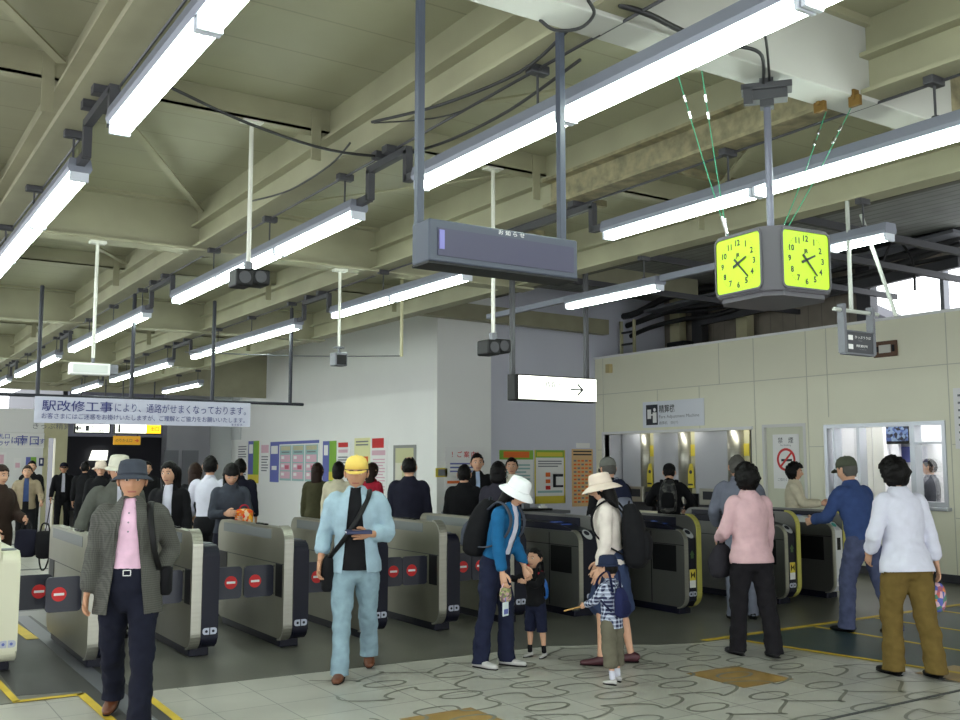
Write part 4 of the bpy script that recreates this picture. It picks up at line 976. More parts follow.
def gateB(x, lab, y, W, lowm, trim, endm, sticker=True, fl=True):
    t = thing('ticket_gate', lab, 'ticket gate', (x, y, 0), 0, 'automatic ticket gates')
    bm = NB(); box(bm, .03, W - .03, .12, GL - .1, 0, .09, bev=.01); fin('base', bm, navy, t)
    lo = rrect(0, GL, .085, .925, .12, 8); hi = rrect(-.01, GL, .085, 1.085, .16, 8)
    bm = NB(); prism(bm, lo, 'x', 0, .05); sh = fin('low_side_shell', bm, lowm, t)
    edge_trim(rrect(-.004, GL, .08, .93, .125, 8), -.002, .052, .012, steel, t, near=.4)
    bm = NB(); prism(bm, hi, 'x', W - .06, W); fin('high_side_shell', bm, steelD, t)
    edge_trim(rrect(-.016, GL, .08, 1.092, .165, 8), W - .062, W + .002, .014, trim, t, near=.5)
    mid = [(GL - .02, .085), (.06, .085), (-.005, .16), (-.005, .84), (.1, .93), (.5, 1.0), (GL - .1, 1.0), (GL - .02, .9)]
    bm = NB(); prism(bm, mid, 'x', .052, W - .062); body = fin('machine_body', bm, endm, t)
    bm = NB(); box(bm, -.004, 0, .12, .5, .47, .76, bev=.002); fin('flap_housing', bm, blackm, t)
    bm = NB(); box(bm, -.002, 0, .52, .53, .1, .9); box(bm, -.002, 0, 0, GL, .765, .772); fin('panel_seam', bm, blackm, t)
    bm = NB(); box(bm, W - .065, W - .06, .3, 1.7, .95, 1.06); fin('display_band', bm, navy, t)
    cx = W / 2
    # tilted card reader with a pale oval ring
    M_ = Matrix.Translation((cx, .05, .89)) @ Matrix.Rotation(math.atan2(.09, .105), 4, 'X')
    bm = NB(); prism(bm, [(.055 * math.cos(i * PI / 12), .075 * math.sin(i * PI / 12)) for i in range(24)], 'z', 0, .006); bmesh.ops.transform(bm, matrix=M_, verts=bm.verts); rd = fin('card_reader', bm, mat('reader_grey', (186, 188, 190), .4), body)
    bm = NB(); prism(bm, [(.035 * math.cos(i * PI / 12), .018 + .035 * math.sin(i * PI / 12)) for i in range(24)], 'z', .006, .008); bmesh.ops.transform(bm, matrix=M_, verts=bm.verts); fin('reader_centre', bm, mat('reader_teal', (50, 140, 130), .4) if endm is not navy else navy, rd)
    bm = NB(); prism(bm, [(.4, .965), (.62, .995), (.62, 1.008), (.4, .985)], 'x', .09, W - .1); fin('blue_display', bm, mat('blue_display', (60, 90, 170), .3, emit=.15), body)
    if sticker:
        bm = NB(); box(bm, cx - .045, cx + .045, -.009, -.005, .3, .5); st = fin('warning_sticker', bm, paper, body)
        bm = NB(); box(bm, cx - .045, cx + .045, -.011, -.009, .38, .5); fin('yellow_field', bm, yelpap, st)
        bm = NB(); prism(bm, [(cx - .03, .4), (cx, .44), (cx - .03, .48)], 'y', -.013, -.011); prism(bm, [(cx + .03, .4), (cx, .44), (cx + .03, .48)], 'y', -.013, -.011); fin('warning_mark', bm, blackm, st)
        bm = NB(); prism(bm, [(cx - .02, .62), (cx + .02, .62), (cx + .02, .66), (cx + .035, .66), (cx, .71), (cx - .035, .66), (cx - .02, .66)], 'y', -.008, -.005); fin('arrow_mark', bm, mat('dim_green_mark', (60, 90, 50), .4), body)
    elif endm is not navy:
        bm = NB(); box(bm, cx - .035, cx + .03, -.008, -.005, .6, .75); fin('display_window', bm, blackm, body)
    bm = NB(); prism(bm, rrect(cx - .058, cx - .005, .205, .258, .022, which=(1, 0, 0, 1)), 'y', -.009, -.005); prism(bm, rrect(cx + .005, cx + .058, .205, .258, .022, which=(0, 1, 1, 0)), 'y', -.009, -.005); ic = fin('card_mark', bm, signgrey, body)
    bm = NB(); disc(bm, (cx - .03, -.011, .231), .011, 'y', .002, 12); disc(bm, (cx + .03, -.011, .231), .011, 'y', .002, 12); fin('card_mark_centre', bm, navy, ic)
    return t
gateB(6.85, 'wide steel ticket gate right of the toddler, behind the beige hat woman', 8.55, .33, steelD, chrome, navy, False)
gateB(7.95, 'ticket gate with yellow edge and warning sticker left of the woman in pink', 8.06, .24, steelD, trimy, navy)
gateB(9.5, 'ticket gate with yellow edge and warning sticker right of the woman in pink', 7.97, .26, steelD, trimy, navy)
gateB(10.42, 'ticket gate with a white end and teal reader beside the man in blue', 8.0, .26, steelD, trimy, mat('white_gate_end', (206, 208, 208), .4), False)
# staff desk behind the gates
t = thing('reception_desk', 'grey staff desk with a dark top behind the gates near the timetable', 'desk', (7.9, 11.3, 0), 0)
bm = NB(); box(bm, -.9, .7, -.3, .3, .03, .98); fin('body', bm, mat('desk_body', (170, 174, 182), .5), t)
bm = NB(); box(bm, -.95, .75, -.34, .34, .98, 1.02, bev=.006); fin('desk_top', bm, mgrey, t)
bm = NB(); box(bm, -.88, .68, -.27, .27, 0, .03); fin('plinth', bm, blackm, t)
t = thing('desk_monitor', 'flat dark monitor tray on the grey staff desk', 'monitor', (8.05, 11.2, 1.02))
bm = NB(); box(bm, -.3, .35, -.16, .16, 0, .03, bev=.006); fin('tray', bm, blackm, t)
bm = NB(); box(bm, -.05, .05, -.03, .03, .03, .14); fin('stand', bm, mgrey, t)
t = thing('paper_stack', 'crumpled white paper lying on the dark tray of the staff desk', 'paper', (8.3, 11.15, 1.05))
bm = NB(); prism(bm, [(-.05, -.04), (.05, -.05), (.06, .04), (-.03, .05)], 'z', 0, .03); fin('sheet', bm, paper, t)
bm = NB(); prism(bm, [(-.02, -.03), (.03, -.02), (.0, .03)], 'z', .03, .055); fin('folded_corner', bm, white, t)
# ================================================================== PEOPLE
skin = mat('skin', (206, 160, 132), .55, spec=.35); skin2 = mat('skin_tanned', (186, 138, 108), .55, spec=.35); lipm = mat('lips', (160, 92, 84), .5)
eyew = mat('eye_white', (215, 210, 205), .3); irism = mat('eye_iris', (30, 20, 16), .25)
def cloth(n, rgb, var=.12, sc=14, r=.9): return mat(n, rgb, r, var=var, scale=sc, spec=.2)
hair_b = mat('black_hair', (14, 12, 12), .5, bump=.5, bscale=60, stretch=(3, 3, .5), spec=.15); hair_g = mat('grey_hair', (84, 82, 78), .6, bump=.4, bscale=60, spec=.15); hair_br = mat('brown_hair', (40, 26, 20), .5, bump=.5, bscale=60, stretch=(3, 3, .5), spec=.15)
tex = bpy.data.textures.new('folds', 'CLOUDS'); tex.noise_scale = .085; tex.noise_depth = 1
def rm(bm, name, m, parent, voxel=.012, smooth=4, fold=0.0, label=None, post=None, solid=0.0):
    me = bpy.data.meshes.new('tmp'); bm.to_mesh(me); bm.free()
    o = bpy.data.objects.new('tmp', me); C.objects.link(o)
    md = o.modifiers.new('r', 'REMESH'); md.mode = 'VOXEL'; md.voxel_size = voxel
    if smooth: s = o.modifiers.new('s', 'SMOOTH'); s.factor = .5; s.iterations = smooth
    if fold:
        d = o.modifiers.new('d', 'DISPLACE'); d.texture = tex; d.strength = fold; d.mid_level = .5; d.texture_coords = 'LOCAL'
    bpy.context.view_layer.update()
    out = bpy.data.meshes.new_from_object(o.evaluated_get(bpy.context.evaluated_depsgraph_get()))
    bpy.data.objects.remove(o); bpy.data.meshes.remove(me)
    if post:
        b = bmesh.new(); b.from_mesh(out); post(b); b.to_mesh(out); b.free()
    out.name = name; out.materials.clear()
    for mm in (m if isinstance(m, (list, tuple)) else [m]): out.materials.append(mm)
    out.shade_smooth()
    r = bpy.data.objects.new(name, out); C.objects.link(r); r.parent = parent
    if solid: q = r.modifiers.new('thickness', 'SOLIDIFY'); q.thickness = solid; q.offset = -1
    if label: r['label'] = label
    return r
def drop_small(b):
    seen = set(); isl = []
    for v in b.verts:
        if v in seen: continue
        st = [v]; seen.add(v); grp = []
        while st:
            q = st.pop(); grp.append(q)
            for e in q.link_edges:
                w_ = e.other_vert(q)
                if w_ not in seen: seen.add(w_); st.append(w_)
        isl.append(grp)
    big = max(len(g_) for g_ in isl) if isl else 0
    bmesh.ops.delete(b, geom=[v for g_ in isl if len(g_) < big * .12 for v in g_], context='VERTS')
def lin(x, pts):
    if x <= pts[0][0]: return pts[0][1]
    for (a, b), (c, d) in zip(pts, pts[1:]):
        if x <= c: return b + (d - b) * (x - a) / (c - a)
    return pts[-1][1]
def head_pt(u, v, off=0.0, kid=False):
    """u azimuth (0 = front +Y), v polar from top; returns a point of the head surface"""
    a = math.sin(v) * math.sin(u); b = math.sin(v) * math.cos(u); c = math.cos(v)
    rx, ry, rz = .074 + off, .096 + off, .117 + off
    x, y, z = a * rx, b * ry, c * rz
    if c < 0:                                   # jaw narrows, back of the skull pulls in
        k = (-c) ** 1.3; x *= 1 - (.12 if kid else .3) * k; y *= 1 - (.42 * k if b < 0 else .06 * k)
    if b > 0 and off < .008:
        g = lambda x0, z0, sx, sz: math.exp(-((x - x0) / sx) ** 2 - ((z - z0) / sz) ** 2)
        y += .024 * g(0, -.026, .013, .014) + .012 * g(0, -.005, .010, .022)
        for s in (-1, 1): y -= .010 * g(s * .031, .006, .018, .013); y += .004 * g(s * .031, .026, .024, .007); y += .003 * g(s * .04, -.03, .02, .02)
        y += .006 * g(0, -.062, .022, .007) - .003 * g(0, -.05, .02, .006) + .008 * g(0, -.095, .025, .016)
        y -= .0 if kid else .002
    return Vector((x, y, z))
def head_mesh(bm, M_, kid=False):
    nu, nv = 40, 30; rows = []
    top = bm.verts.new(M_ @ head_pt(0, 0)); bot = bm.verts.new(M_ @ head_pt(0, PI))
    for j in range(1, nv):
        rows.append([bm.verts.new(M_ @ head_pt(2 * PI * i / nu, PI * j / nv, 0, kid)) for i in range(nu)])
    for i in range(nu):
        bm.faces.new((top, rows[0][i], rows[0][(i + 1) % nu])); bm.faces.new((bot, rows[-1][(i + 1) % nu], rows[-1][i]))
    for A, B in zip(rows, rows[1:]):
        for i in range(nu):
            f = bm.faces.new((A[i], B[i], B[(i + 1) % nu], A[(i + 1) % nu]))
    iv = M_.inverted()
    for f in bm.faces:
        c = iv @ f.calc_center_median()
        if c.y > .07 and abs(c.x) < .024 and -.072 < c.z < -.055: f.material_index = 1
    for s in (-1, 1):
        loft(bm, [(*(M_ @ Vector((s * .076, -.006, -.03))), .010, .008), (*(M_ @ Vector((s * .083, -.012, -.005))), .016, .010), (*(M_ @ Vector((s * .082, -.016, .02))), .014, .008)], ref=tuple(M_.to_3x3() @ Vector((0, 1, 0))), seg=10, sub=2)
def hair_shell(M_, line, off, m, parent, amin=None, name='hair', th=.012, nz=.004, seed=0):
    bm = bmesh.new(); nu, nv = 48, 36; rows = []
    for j in range(0, nv + 1):
        row = []
        for i in range(nu):
            p = head_pt(2 * PI * i / nu, max(PI * j / nv, .001), off)
            p += p.normalized() * nz * noise.noise(p * 40 + Vector((seed, 0, 0))) * 2
            row.append(bm.verts.new(p))
        rows.append(row)
    for A, B in zip(rows, rows[1:]):
        for i in range(nu):
            vs = (A[i], B[i], B[(i + 1) % nu], A[(i + 1) % nu]); c = sum((v.co for v in vs), Vector()) / 4
            if c.z > line(c.y / .1, c.x / .08) * .12: bm.faces.new(vs)
    bmesh.ops.remove_doubles(bm, verts=bm.verts, dist=1e-4)
    bmesh.ops.delete(bm, geom=[v for v in bm.verts if not v.link_faces], context='VERTS')
    bmesh.ops.transform(bm, matrix=M_, verts=bm.verts)
    o = fin(name, bm, m, parent, smooth=True); q = o.modifiers.new('thickness', 'SOLIDIFY'); q.thickness = th; q.offset = -1
    return o
SHORT = lambda b, a: lin(b, [(-1, -.55), (-.3, -.5), (-.05, .05), (.25, .2), (.45, .5), (1, .62)])
BALD = lambda b, a: lin(b, [(-1, -.5), (-.2, -.4), (.1, .1), (.2, 2)]) if abs(a) > .45 or b < -.55 else lin(b, [(-1, -.5), (-.85, -.3), (-.8, 2)])
BOB = lambda b, a: lin(b, [(-1, -.85), (.1, -.75), (.3, -.4), (.42, .3), (.6, .5), (1, .52)])
FRINGE = lambda b, a: lin(b, [(-1, -.85), (.1, -.75), (.3, -.3), (.42, .2), (.6, .32), (1, .3)])

def person(lab, px_, d, rel, Hh, P=None, L=None, pos=None):
    """P: pose, L: look"""
    P = P or {}; L = L or {}
    p = pos or atd(px_, HY, d); p = Vector((p[0], p[1], 0))
    v = Vector((p.x, p.y)).normalized(); c = -v; r = Vector((v.y, -v.x)); ra = math.radians(rel)
    fr = c * math.cos(ra) + r * math.sin(ra); rz = math.atan2(-fr.x, fr.y)
    t = thing('person', lab, 'person', (p.x, p.y, 0), rz)
    kid = L.get('kid', False); S_ = Hh / 1.72; hs = 1.42 if kid else (1.11 if not L.get('fem') else 1.08)
    if kid: S_ = Hh / 1.76
    near = d < 11.5; vox = (.011 if near else .016) / max(S_, .6) * (1 if not kid else .8)
    fem = L.get('fem', False); wid = L.get('wide', 1.0); shw = .155 if fem else .178
    if kid: shw = .155
    R = math.radians
    lean = R(P.get('lean', 2)); twist = R(P.get('twist', 0))
    hipz0 = .9 if not kid else .80
    # ---- legs
    th_, sh_ = (.40, .41) if not kid else (.36, .36)
    legs = {}
    low = 9
    for s, key in ((1, 'legR'), (-1, 'legL')):
        a, k, o_ = P.get(key, (3 * s, 4, 2)); a, k, o_ = R(a), R(k), R(o_)
        hip = Vector((s * .088, 0, 0)); kn = hip + Vector((s * math.sin(o_) * th_, math.sin(a) * th_, -math.cos(a) * th_))
        b_ = a - k; an = kn + Vector((s * math.sin(o_) * .3 * sh_, math.sin(b_) * sh_, -math.cos(b_) * sh_))
        legs[s] = [hip, kn, an]; low = min(low, an.z)
    hz = -low + .085
    for s in legs: legs[s] = [q + Vector((0, 0, hz)) for q in legs[s]]
    hipc = Vector((0, 0, hz))
    dz = hz - hipz0
    RU = Matrix.Translation(hipc) @ Matrix.Rotation(twist, 4, 'Z') @ Matrix.Rotation(-lean, 4, 'X') @ Matrix.Translation(-hipc) @ Matrix.Translation((0, 0, dz))
    def U(x, y, z): return RU @ Vector((x, y, z))
    sh_z = 1.40 if not kid else 1.30
    arms = {}
    RU3 = RU.to_3x3()
    for s, key in ((1, 'armR'), (-1, 'armL')):
        a, o_, e, inn = [R(q) for q in P.get(key, (4, 9, 14, 0))]
        la, lf = (.285, .245) if not kid else (.24, .2)
        sp_ = U(s * shw, -.005, sh_z)
        d1 = Vector((s * math.sin(o_) * math.cos(a), math.sin(a) * math.cos(o_), -math.cos(a) * math.cos(o_))).normalized()
        a2 = a + e
        d2 = Vector((s * math.sin(o_) * math.cos(a2) * .6 - s * math.sin(inn), math.sin(a2) * math.cos(inn), -math.cos(a2) * math.cos(inn))).normalized()
        d1 = (Matrix.Rotation(twist, 3, 'Z') @ d1); d2 = (Matrix.Rotation(twist, 3, 'Z') @ d2)
        el = sp_ + d1 * la; wr = el + d2 * lf; arms[s] = [sp_, el, wr, d2]
    hc0 = Vector((0, .012, 1.604 if not kid else 1.595))
    nb = U(0, -.01, 1.47 if not kid else 1.37)
    HR = Matrix.Rotation(twist + R(P.get('yaw', 0)), 4, 'Z') @ Matrix.Rotation(-lean * .5 - R(P.get('nod', 0)), 4, 'X') @ Matrix.Rotation(R(P.get('tilt', 0)), 4, 'Y')
    HM = Matrix.Translation(nb) @ HR @ Matrix.Translation((0, .022 if not kid else .02, .138 if not kid else .16)) @ Matrix.Diagonal((hs, hs, hs * (.95 if kid else 1), 1))
    # ---- body
    bm = NB()
    tz = (lambda z: z) if not kid else (lambda z: z * .93)
    secs = [(.80, .10, .09), (.92, .15, .108), (1.05, .128 if fem else .138, .092), (1.2, .138 if fem else .15, .105), (1.32, .15 if fem else .168, .105), (1.40, .13 if fem else .148, .085), (1.45, .07, .062), (1.50, .05, .055), (1.57, .05, .056)]
    def tors(secs, e=0.0, ez=0.0):
        return [(*U(0, .012 * math.sin((z - .8) * 4), tz(z)), (rx * wid + e), (ry * wid + e)) for z, rx, ry in secs]
    loft(bm, tors(secs), seg=20)
    skm = L.get('skin', skin)
    def arm_keys(s, radii, cut=1.0):
        a, b, c_, dd = arms[s]; w_ = b + (c_ - b) * cut
        ins = a + (U(0, 0, sh_z - .02) - a) * .25
        return [(*ins, radii[0], radii[0]), (*a.lerp(b, .12), radii[0] * 1.02, radii[0] * 1.02), (*a.lerp(b, .55), radii[1], radii[1]), (*b, radii[2], radii[2]), (*b.lerp(w_, .35), radii[3], radii[3]), (*w_, radii[4], radii[4])]
    for s in (1, -1):
        loft(bm, arm_keys(s, (.05, .042, .036, .036, .024)), seg=12)
        h_, k_, n_ = legs[s]
        loft(bm, [(*(h_ + Vector((0, 0, .03))), .08, .085), (*h_.lerp(k_, .4), .072, .075), (*k_, .05, .052), (*(k_.lerp(n_, .3) + Vector((0, -.01, 0))), .048, .052), (*k_.lerp(n_, .85), .03, .034), (*n_, .03, .036)], seg=14)
    body = rm(bm, 'body', [skm, lipm], t, vox, 3)
    bm = bmesh.new(); bm.from_mesh(body.data)
    head_mesh(bm, HM, kid)
    # hands with five fingers
    grip = P.get('grip', 25)
    hands = {}
    for s in (1, -1):
        a, b, w_, dd = arms[s]
        inward = Vector((-s, .25, 0)); inward = Matrix.Rotation(twist, 3, 'Z') @ inward
        n_ = (inward - dd * inward.dot(dd)).normalized(); wv = dd.cross(n_).normalized()
        if wv.y < 0 and abs(dd.z) > .5: wv = -wv
        if abs(dd.z) <= .5 and wv.z < 0: wv = -wv                      # thumb side
        hs2 = .8 if kid else 1.0
        Pq = lambda l, q, k: w_ + (dd * l + wv * q + n_ * k) * hs2
        loft(bm, [(*Pq(-.015, 0, 0), .021, .024), (*Pq(.03, 0, .0), .034, .016), (*Pq(.07, 0, .004), .038, .014), (*Pq(.085, 0, .006), .034, .011)], ref=tuple(wv), seg=12, sub=2)
        g_ = R(grip)
        for q, ln in ((-.028, .062), (-.0095, .078), (.0095, .082), (.027, .072)):
            pts = [Pq(.08, q, .004)]; ang_ = .3 * g_; cur = (.08, .004)
            for k, f in enumerate((.45, .32, .23)):
                cur = (cur[0] + math.cos(ang_) * ln * f, cur[1] + math.sin(ang_) * ln * f); pts.append(Pq(cur[0], q * (1 + .1 * k), cur[1])); ang_ += g_
            loft(bm, [(*pt, rr * hs2, rr * hs2) for pt, rr in zip(pts, (.0095, .009, .008, .0065))], ref=tuple(wv), seg=8, sub=2)
        pts = [Pq(.015, .022, .006), Pq(.04, .045, .014), Pq(.07, .054, .022), Pq(.09, .05, .03)]
        loft(bm, [(*pt, rr * hs2, rr * hs2) for pt, rr in zip(pts, (.013, .012, .0105, .008))], ref=tuple(n_), seg=8, sub=2)
        hands[s] = t.matrix_basis @ (Pq(.09, 0, .02) * S_)
    bm.to_mesh(body.data); bm.free(); body.data.shade_smooth()
    # eyes and brows
    for s in (-1, 1):
        if rel > 120 or rel < -120: break
        bm = NB(); cen = Vector((s * .031, .0835, .006)); 
        lathe(bm, [(.0001, .011), (.008, .009), (.0135, .0), (.008, -.009), (.0001, -.011)], 12, mtx=HM @ Matrix.Translation(cen) @ Matrix.Diagonal((1, .5, .55, 1)))
        disc_ = HM @ Matrix.Translation(cen + Vector((0, .0075, 0)))
        lathe(bm, [(.0001, .002), (.0055, .001), (.0058, -.002)], 10, mi=1, mtx=disc_ @ Matrix.Rotation(-PI / 2, 4, 'X'))
        fin('eye', bm, [eyew, irism], t, smooth=True)
        bm = NB(); tube(bm, [HM @ Vector((s * .014, .094, .026)), HM @ Vector((s * .03, .094, .031)), HM @ Vector((s * .047, .082, .025))], .003, 6, sub=2); fin('eyebrow', bm, L.get('brow', hair_b), t)
    # hair
    hr = L.get('hair', hair_b); st = L.get('style', 'short'); hatted = bool(L.get('hat'))
    if st == 'short': hair_shell(HM, SHORT, .007 if hatted else .012, hr, t, th=.005 if hatted else .012)
    elif st == 'bald': hair_shell(HM, BALD, .009, hr, t)
    elif st == 'perm': hair_shell(HM, BOB, .03, hr, t, nz=.009)
    elif st in ('bob', 'long', 'tail'):
        bm = NB()
        bt = {'bob': -.105, 'long': -.2, 'tail': -.02}[st]
        hw_ = L.get('hairw', 1.0)
        K_ = [(*(HM @ Vector((0, -.012, .095))), .06, .07), (*(HM @ Vector((0, -.016, .05))), .088 * hw_, .098)] if not hatted else [(*(HM @ Vector((0, -.016, .03))), .07, .078)]
        K_ += [(*(HM @ Vector((0, -.03, 0))), .094 * hw_ if not hatted else .082, .088 if not hatted else .08), (*(HM @ Vector((0, -.045, -.06))), .09 * hw_, .07)]
        if st != 'tail': K_ += [(*(HM @ Vector((0, -.05, bt * .7 - .02))), .084 * hw_, .055), (*(HM @ Vector((0, -.045, bt))), .06 * hw_, .04)]
        loft(bm, K_, ref=tuple(HM.to_3x3() @ Vector((1, 0, 0))), seg=18)
        o = rm(bm, 'hair', hr, t, .012, 3, .006)
        hair_shell(HM, FRINGE if L.get('fringe') else BOB, .006 if hatted else .018, hr, t, name='hair_front', nz=.002 if hatted else .003, th=.005 if hatted else .012)
    ht = L.get('hat'); hm = L.get('hatm')
    if ht == 'bucket':
        T = HM @ Matrix.Translation((0, -.004, L.get('hatz', .035))) @ Matrix.Rotation(R(L.get('hattilt', 6)), 4, 'X'); b_ = L.get('brim', .05); dr = L.get('droop', .03)
        bm = NB(); lathe(bm, [(.0001, .098), (.05, .097), (.074, .088), (.084, .06), (.09, .0), (.09 + b_ * .5, -dr * .4), (.09 + b_, -dr), (.09 + b_, -dr - .004), (.09 + b_ * .5, -dr * .4 - .005), (.086, -.005), (.08, .055), (.05, .09), (.0001, .092)], 32, mtx=T, sx=.97, sy=1.13); o = fin('hat', bm, hm, t, smooth=True)
        bm = NB(); lathe(bm, [(.0915, .002), (.0905, .018), (.0895, .018), (.0905, .002)], 32, mtx=T, sx=.97, sy=1.13); fin('hat_band', bm, L.get('bandm', hm), o, smooth=True)
    elif ht == 'cap':
        T = HM @ Matrix.Translation((0, -.004, .03)) @ Matrix.Rotation(R(4), 4, 'X')
        bm = NB(); lathe(bm, [(.0001, .1), (.04, .096), (.07, .075), (.085, .04), (.088, .0), (.085, .0), (.08, .038), (.04, .088), (.0001, .094)], 28, mtx=T, sx=.97, sy=1.15); o = fin('cap', bm, hm, t, smooth=True)
        bm = NB(); pts = [(-.07, .07), (-.06, .115), (-.035, .15), (0, .162), (.035, .15), (.06, .115), (.07, .07), (.04, .09), (0, .098), (-.04, .09)]
        pts = [(-.078, .055)] + [(x, y) for x, y in pts[1:6]] + [(.078, .055), (.045, .08), (0, .09), (-.045, .08)]
        prism(bm, pts, 'z', -.004, .003); bmesh.ops.transform(bm, matrix=T @ Matrix.Translation((0, .01, .004)) @ Matrix.Rotation(R(-12), 4, 'X'), verts=bm.verts); fin('visor', bm, L.get('visorm', hm), o)
        bm = NB(); lathe(bm, [(.0001, .106), (.006, .104), (.008, .098)], 10, mtx=T); fin('cap_button', bm, hm, o)
    # trousers / skirt / shorts
    wm = L.get('legm', cloth('dark_trousers', (30, 30, 38)))
    kind = L.get('bottom', 'trousers'); lw = L.get('legw', 1.0)
    bm = NB()
    loft(bm, tors([(.80, .125, .10), (.9, .158, .12), (.98, .15, .108), (1.03 if not kid else 1.02, .140, .102)], .006), seg=20)
    cut = {'trousers': .93, 'shorts': .06, 'crop': .55, 'skirt': None}[kind]
    if kind == 'skirt':
        z1 = (legs[1][1].z + legs[-1][1].z) / 2 + L.get('skirt', -.08)
        loft(bm, [(*U(0, 0, 1.02), .145, .108), (*(hipc + Vector((0, 0, .02))), .172, .13), (0, (legs[1][1].y + legs[-1][1].y) / 2, z1, .20, .16 + abs(legs[1][1].y - legs[-1][1].y) * .45)], seg=24)
    else:
        for s in (1, -1):
            h_, k_, n_ = legs[s]; e = k_.lerp(n_, cut)
            K_ = [(*(h_ + Vector((0, 0, .04))), .092, .1), (*h_.lerp(k_, .35), .092 * lw, .095 * lw), (*k_, .075 * lw, .078 * lw)]
            if cut > .3: K_ += [(*(k_.lerp(n_, .4) + Vector((0, -.008, 0))), .07 * lw, .076 * lw), (*e, .068 * lw, .082 * lw)]
            if cut > .9: K_ += [(*(n_ + Vector((0, 0, -.06))), .069 * lw, .086 * lw)]
            else: K_ = K_[:2] + [(*k_.lerp(n_, cut), .088 * lw, .092 * lw)]
            loft(bm, K_, seg=16)
    def cutleg(b):
        if kind == 'skirt': return
        for s in (1, -1):
            h_, k_, n_ = legs[s]; zz = {'trousers': n_.z - .045, 'shorts': k_.lerp(n_, cut).z - .02, 'crop': k_.lerp(n_, cut).z - .02}[kind]
            g_ = [f for f in b.faces if f.calc_center_median().x * s > 0 and f.calc_center_median().z < zz + .06]
            gm = list({v for f in g_ for v in f.verts}) + list({q for f in g_ for q in f.edges}) + g_
            bmesh.ops.bisect_plane(b, geom=gm, plane_co=(0, 0, zz), plane_no=(0, 0, 1))
            bmesh.ops.delete(b, geom=[f for f in b.faces if f.calc_center_median().x * s > 0 and f.calc_center_median().z < zz], context='FACES')
        bmesh.ops.delete(b, geom=[v for v in b.verts if not v.link_faces], context='VERTS'); drop_small(b)
    rm(bm, {'trousers': 'trousers', 'shorts': 'shorts', 'crop': 'cropped_trousers', 'skirt': 'skirt'}[kind], wm, t, vox, 3, .028 if near else .012, None, cutleg, solid=.005)
    # shoes
    for s in (1, -1):
        h_, k_, n_ = legs[s]; up = max(0, n_.z - .085); pit = min(.9, up * 4.5) * (1 if P.get('heel', 1) else 0)
        T = Matrix.Translation(n_) @ Matrix.Rotation(-s * R(P.get('toe', 8)), 4, 'Z') @ Matrix.Rotation(-pit, 4, 'X')
        if s == P.get('toeup', 0): T = Matrix.Translation(n_) @ Matrix.Rotation(R(18), 4, 'X')
        q = .78 if kid else 1
        bm = NB(); keys = [(0, -.062, -.045, .034, .036), (0, -.03, -.035, .037, .046), (0, .03, -.045, .041, .038), (0, .1, -.056, .045, .028), (0, .15, -.06, .04, .024), (0, .178, -.063, .026, .018)]
        loft(bm, [(x * q, y * q, z * (1 if not kid else .95), a * q, b_ * q) for x, y, z, a, b_ in keys], seg=16, sub=2)
        for v_ in bm.verts: v_.co.z = max(v_.co.z, -.083)
        bmesh.ops.transform(bm, matrix=T, verts=bm.verts); shoe = fin('shoe', bm, L.get('shoem', blackm), t, smooth=True)
        if near:
            bm = NB(); loft(bm, [(0, (-.066) * q, -.079, .034 * q, .006), (0, .0, -.079, .039 * q, .006), (0, .1 * q, -.079, .047 * q, .006), (0, .185 * q, -.079, .022 * q, .006)], seg=14, sub=2); bmesh.ops.transform(bm, matrix=T, verts=bm.verts); fin('sole', bm, L.get('solem', blackm), shoe)
        if L.get('sock'):
            bm = NB(); loft(bm, [(*k_.lerp(n_, .72), .037, .04), (*n_, .036, .042)], seg=12, sub=1); fin('sock', bm, L['sock'], t, smooth=True)
    # shirt and outer layer
    def top(name, m, e, hem, sleeve, open_=None, hemflare=0.0, collar=True, lab_=None, zup=1.47, fold=.02):
        bm = NB()
        z0 = hem
        base = [(q, rx + (.008 if q < .95 and z0 < .92 else 0) + hemflare * .4 * (q < 1.0), ry + (.01 if q < .95 and z0 < .92 else 0) + hemflare * .4 * (q < 1.0)) for q, rx, ry in secs if max(z0 + .03, .86) < q < 1.43]
        rx0 = lin(z0, [(a, b) for a, b, c_ in secs]); ry0 = lin(z0, [(a, c_) for a, b, c_ in secs])
        if z0 < .92: rx0, ry0 = .152, .11
        S2 = [(z0, rx0 + hemflare, ry0 + hemflare)] + base + [(1.435, .085, .07), (zup, .058, .06)]
        loft(bm, tors(S2, e), seg=22)
        for s in (1, -1):
            rr = [.05 + e * .6, .047 + e * .6, .042 + e * .7, .042 + e * .7, .034 + e * .8]
            if sleeve < .5:
                K_ = arm_keys(s, rr)[:4] if sleeve > .3 else arm_keys(s, rr)[:3]
            else: K_ = arm_keys(s, rr, (sleeve - .5) * 2)
            loft(bm, K_, seg=14)
        cc_ = RU.inverted()
        def post(b):
            # hollow hem and sleeves' ends stay closed; open the bottom
            iv = cc_
            b.normal_update()
            if open_:
                wn, wh = open_
                fz = lambda z: wn + (wh - wn) * max(0, min(1, (1.46 - z) / (1.46 - z0)))
                sl = (wh - wn) / (1.46 - z0)
                for sg in (1, -1):
                    co = RU @ Vector((sg * wn, 0, 1.46)); no = RU3 @ Vector((sg, 0, sl))
                    bmesh.ops.bisect_plane(b, geom=b.verts[:] + b.edges[:] + b.faces[:], plane_co=co, plane_no=no)
                kill = []
                for f in b.faces:
                    c_ = iv @ f.calc_center_median()
                    zz = c_.z / (.93 if kid else 1)
                    if c_.y > .0 and abs(c_.x) < fz(zz) and zz < 1.5: kill.append(f)
                bmesh.ops.delete(b, geom=kill, context='FACES')
            zc = tz(z0) + .004
            tor = [f for f in b.faces if abs((iv @ f.calc_center_median()).x) < shw * .95 + .03 and (iv @ f.calc_center_median()).z < zc + .05]
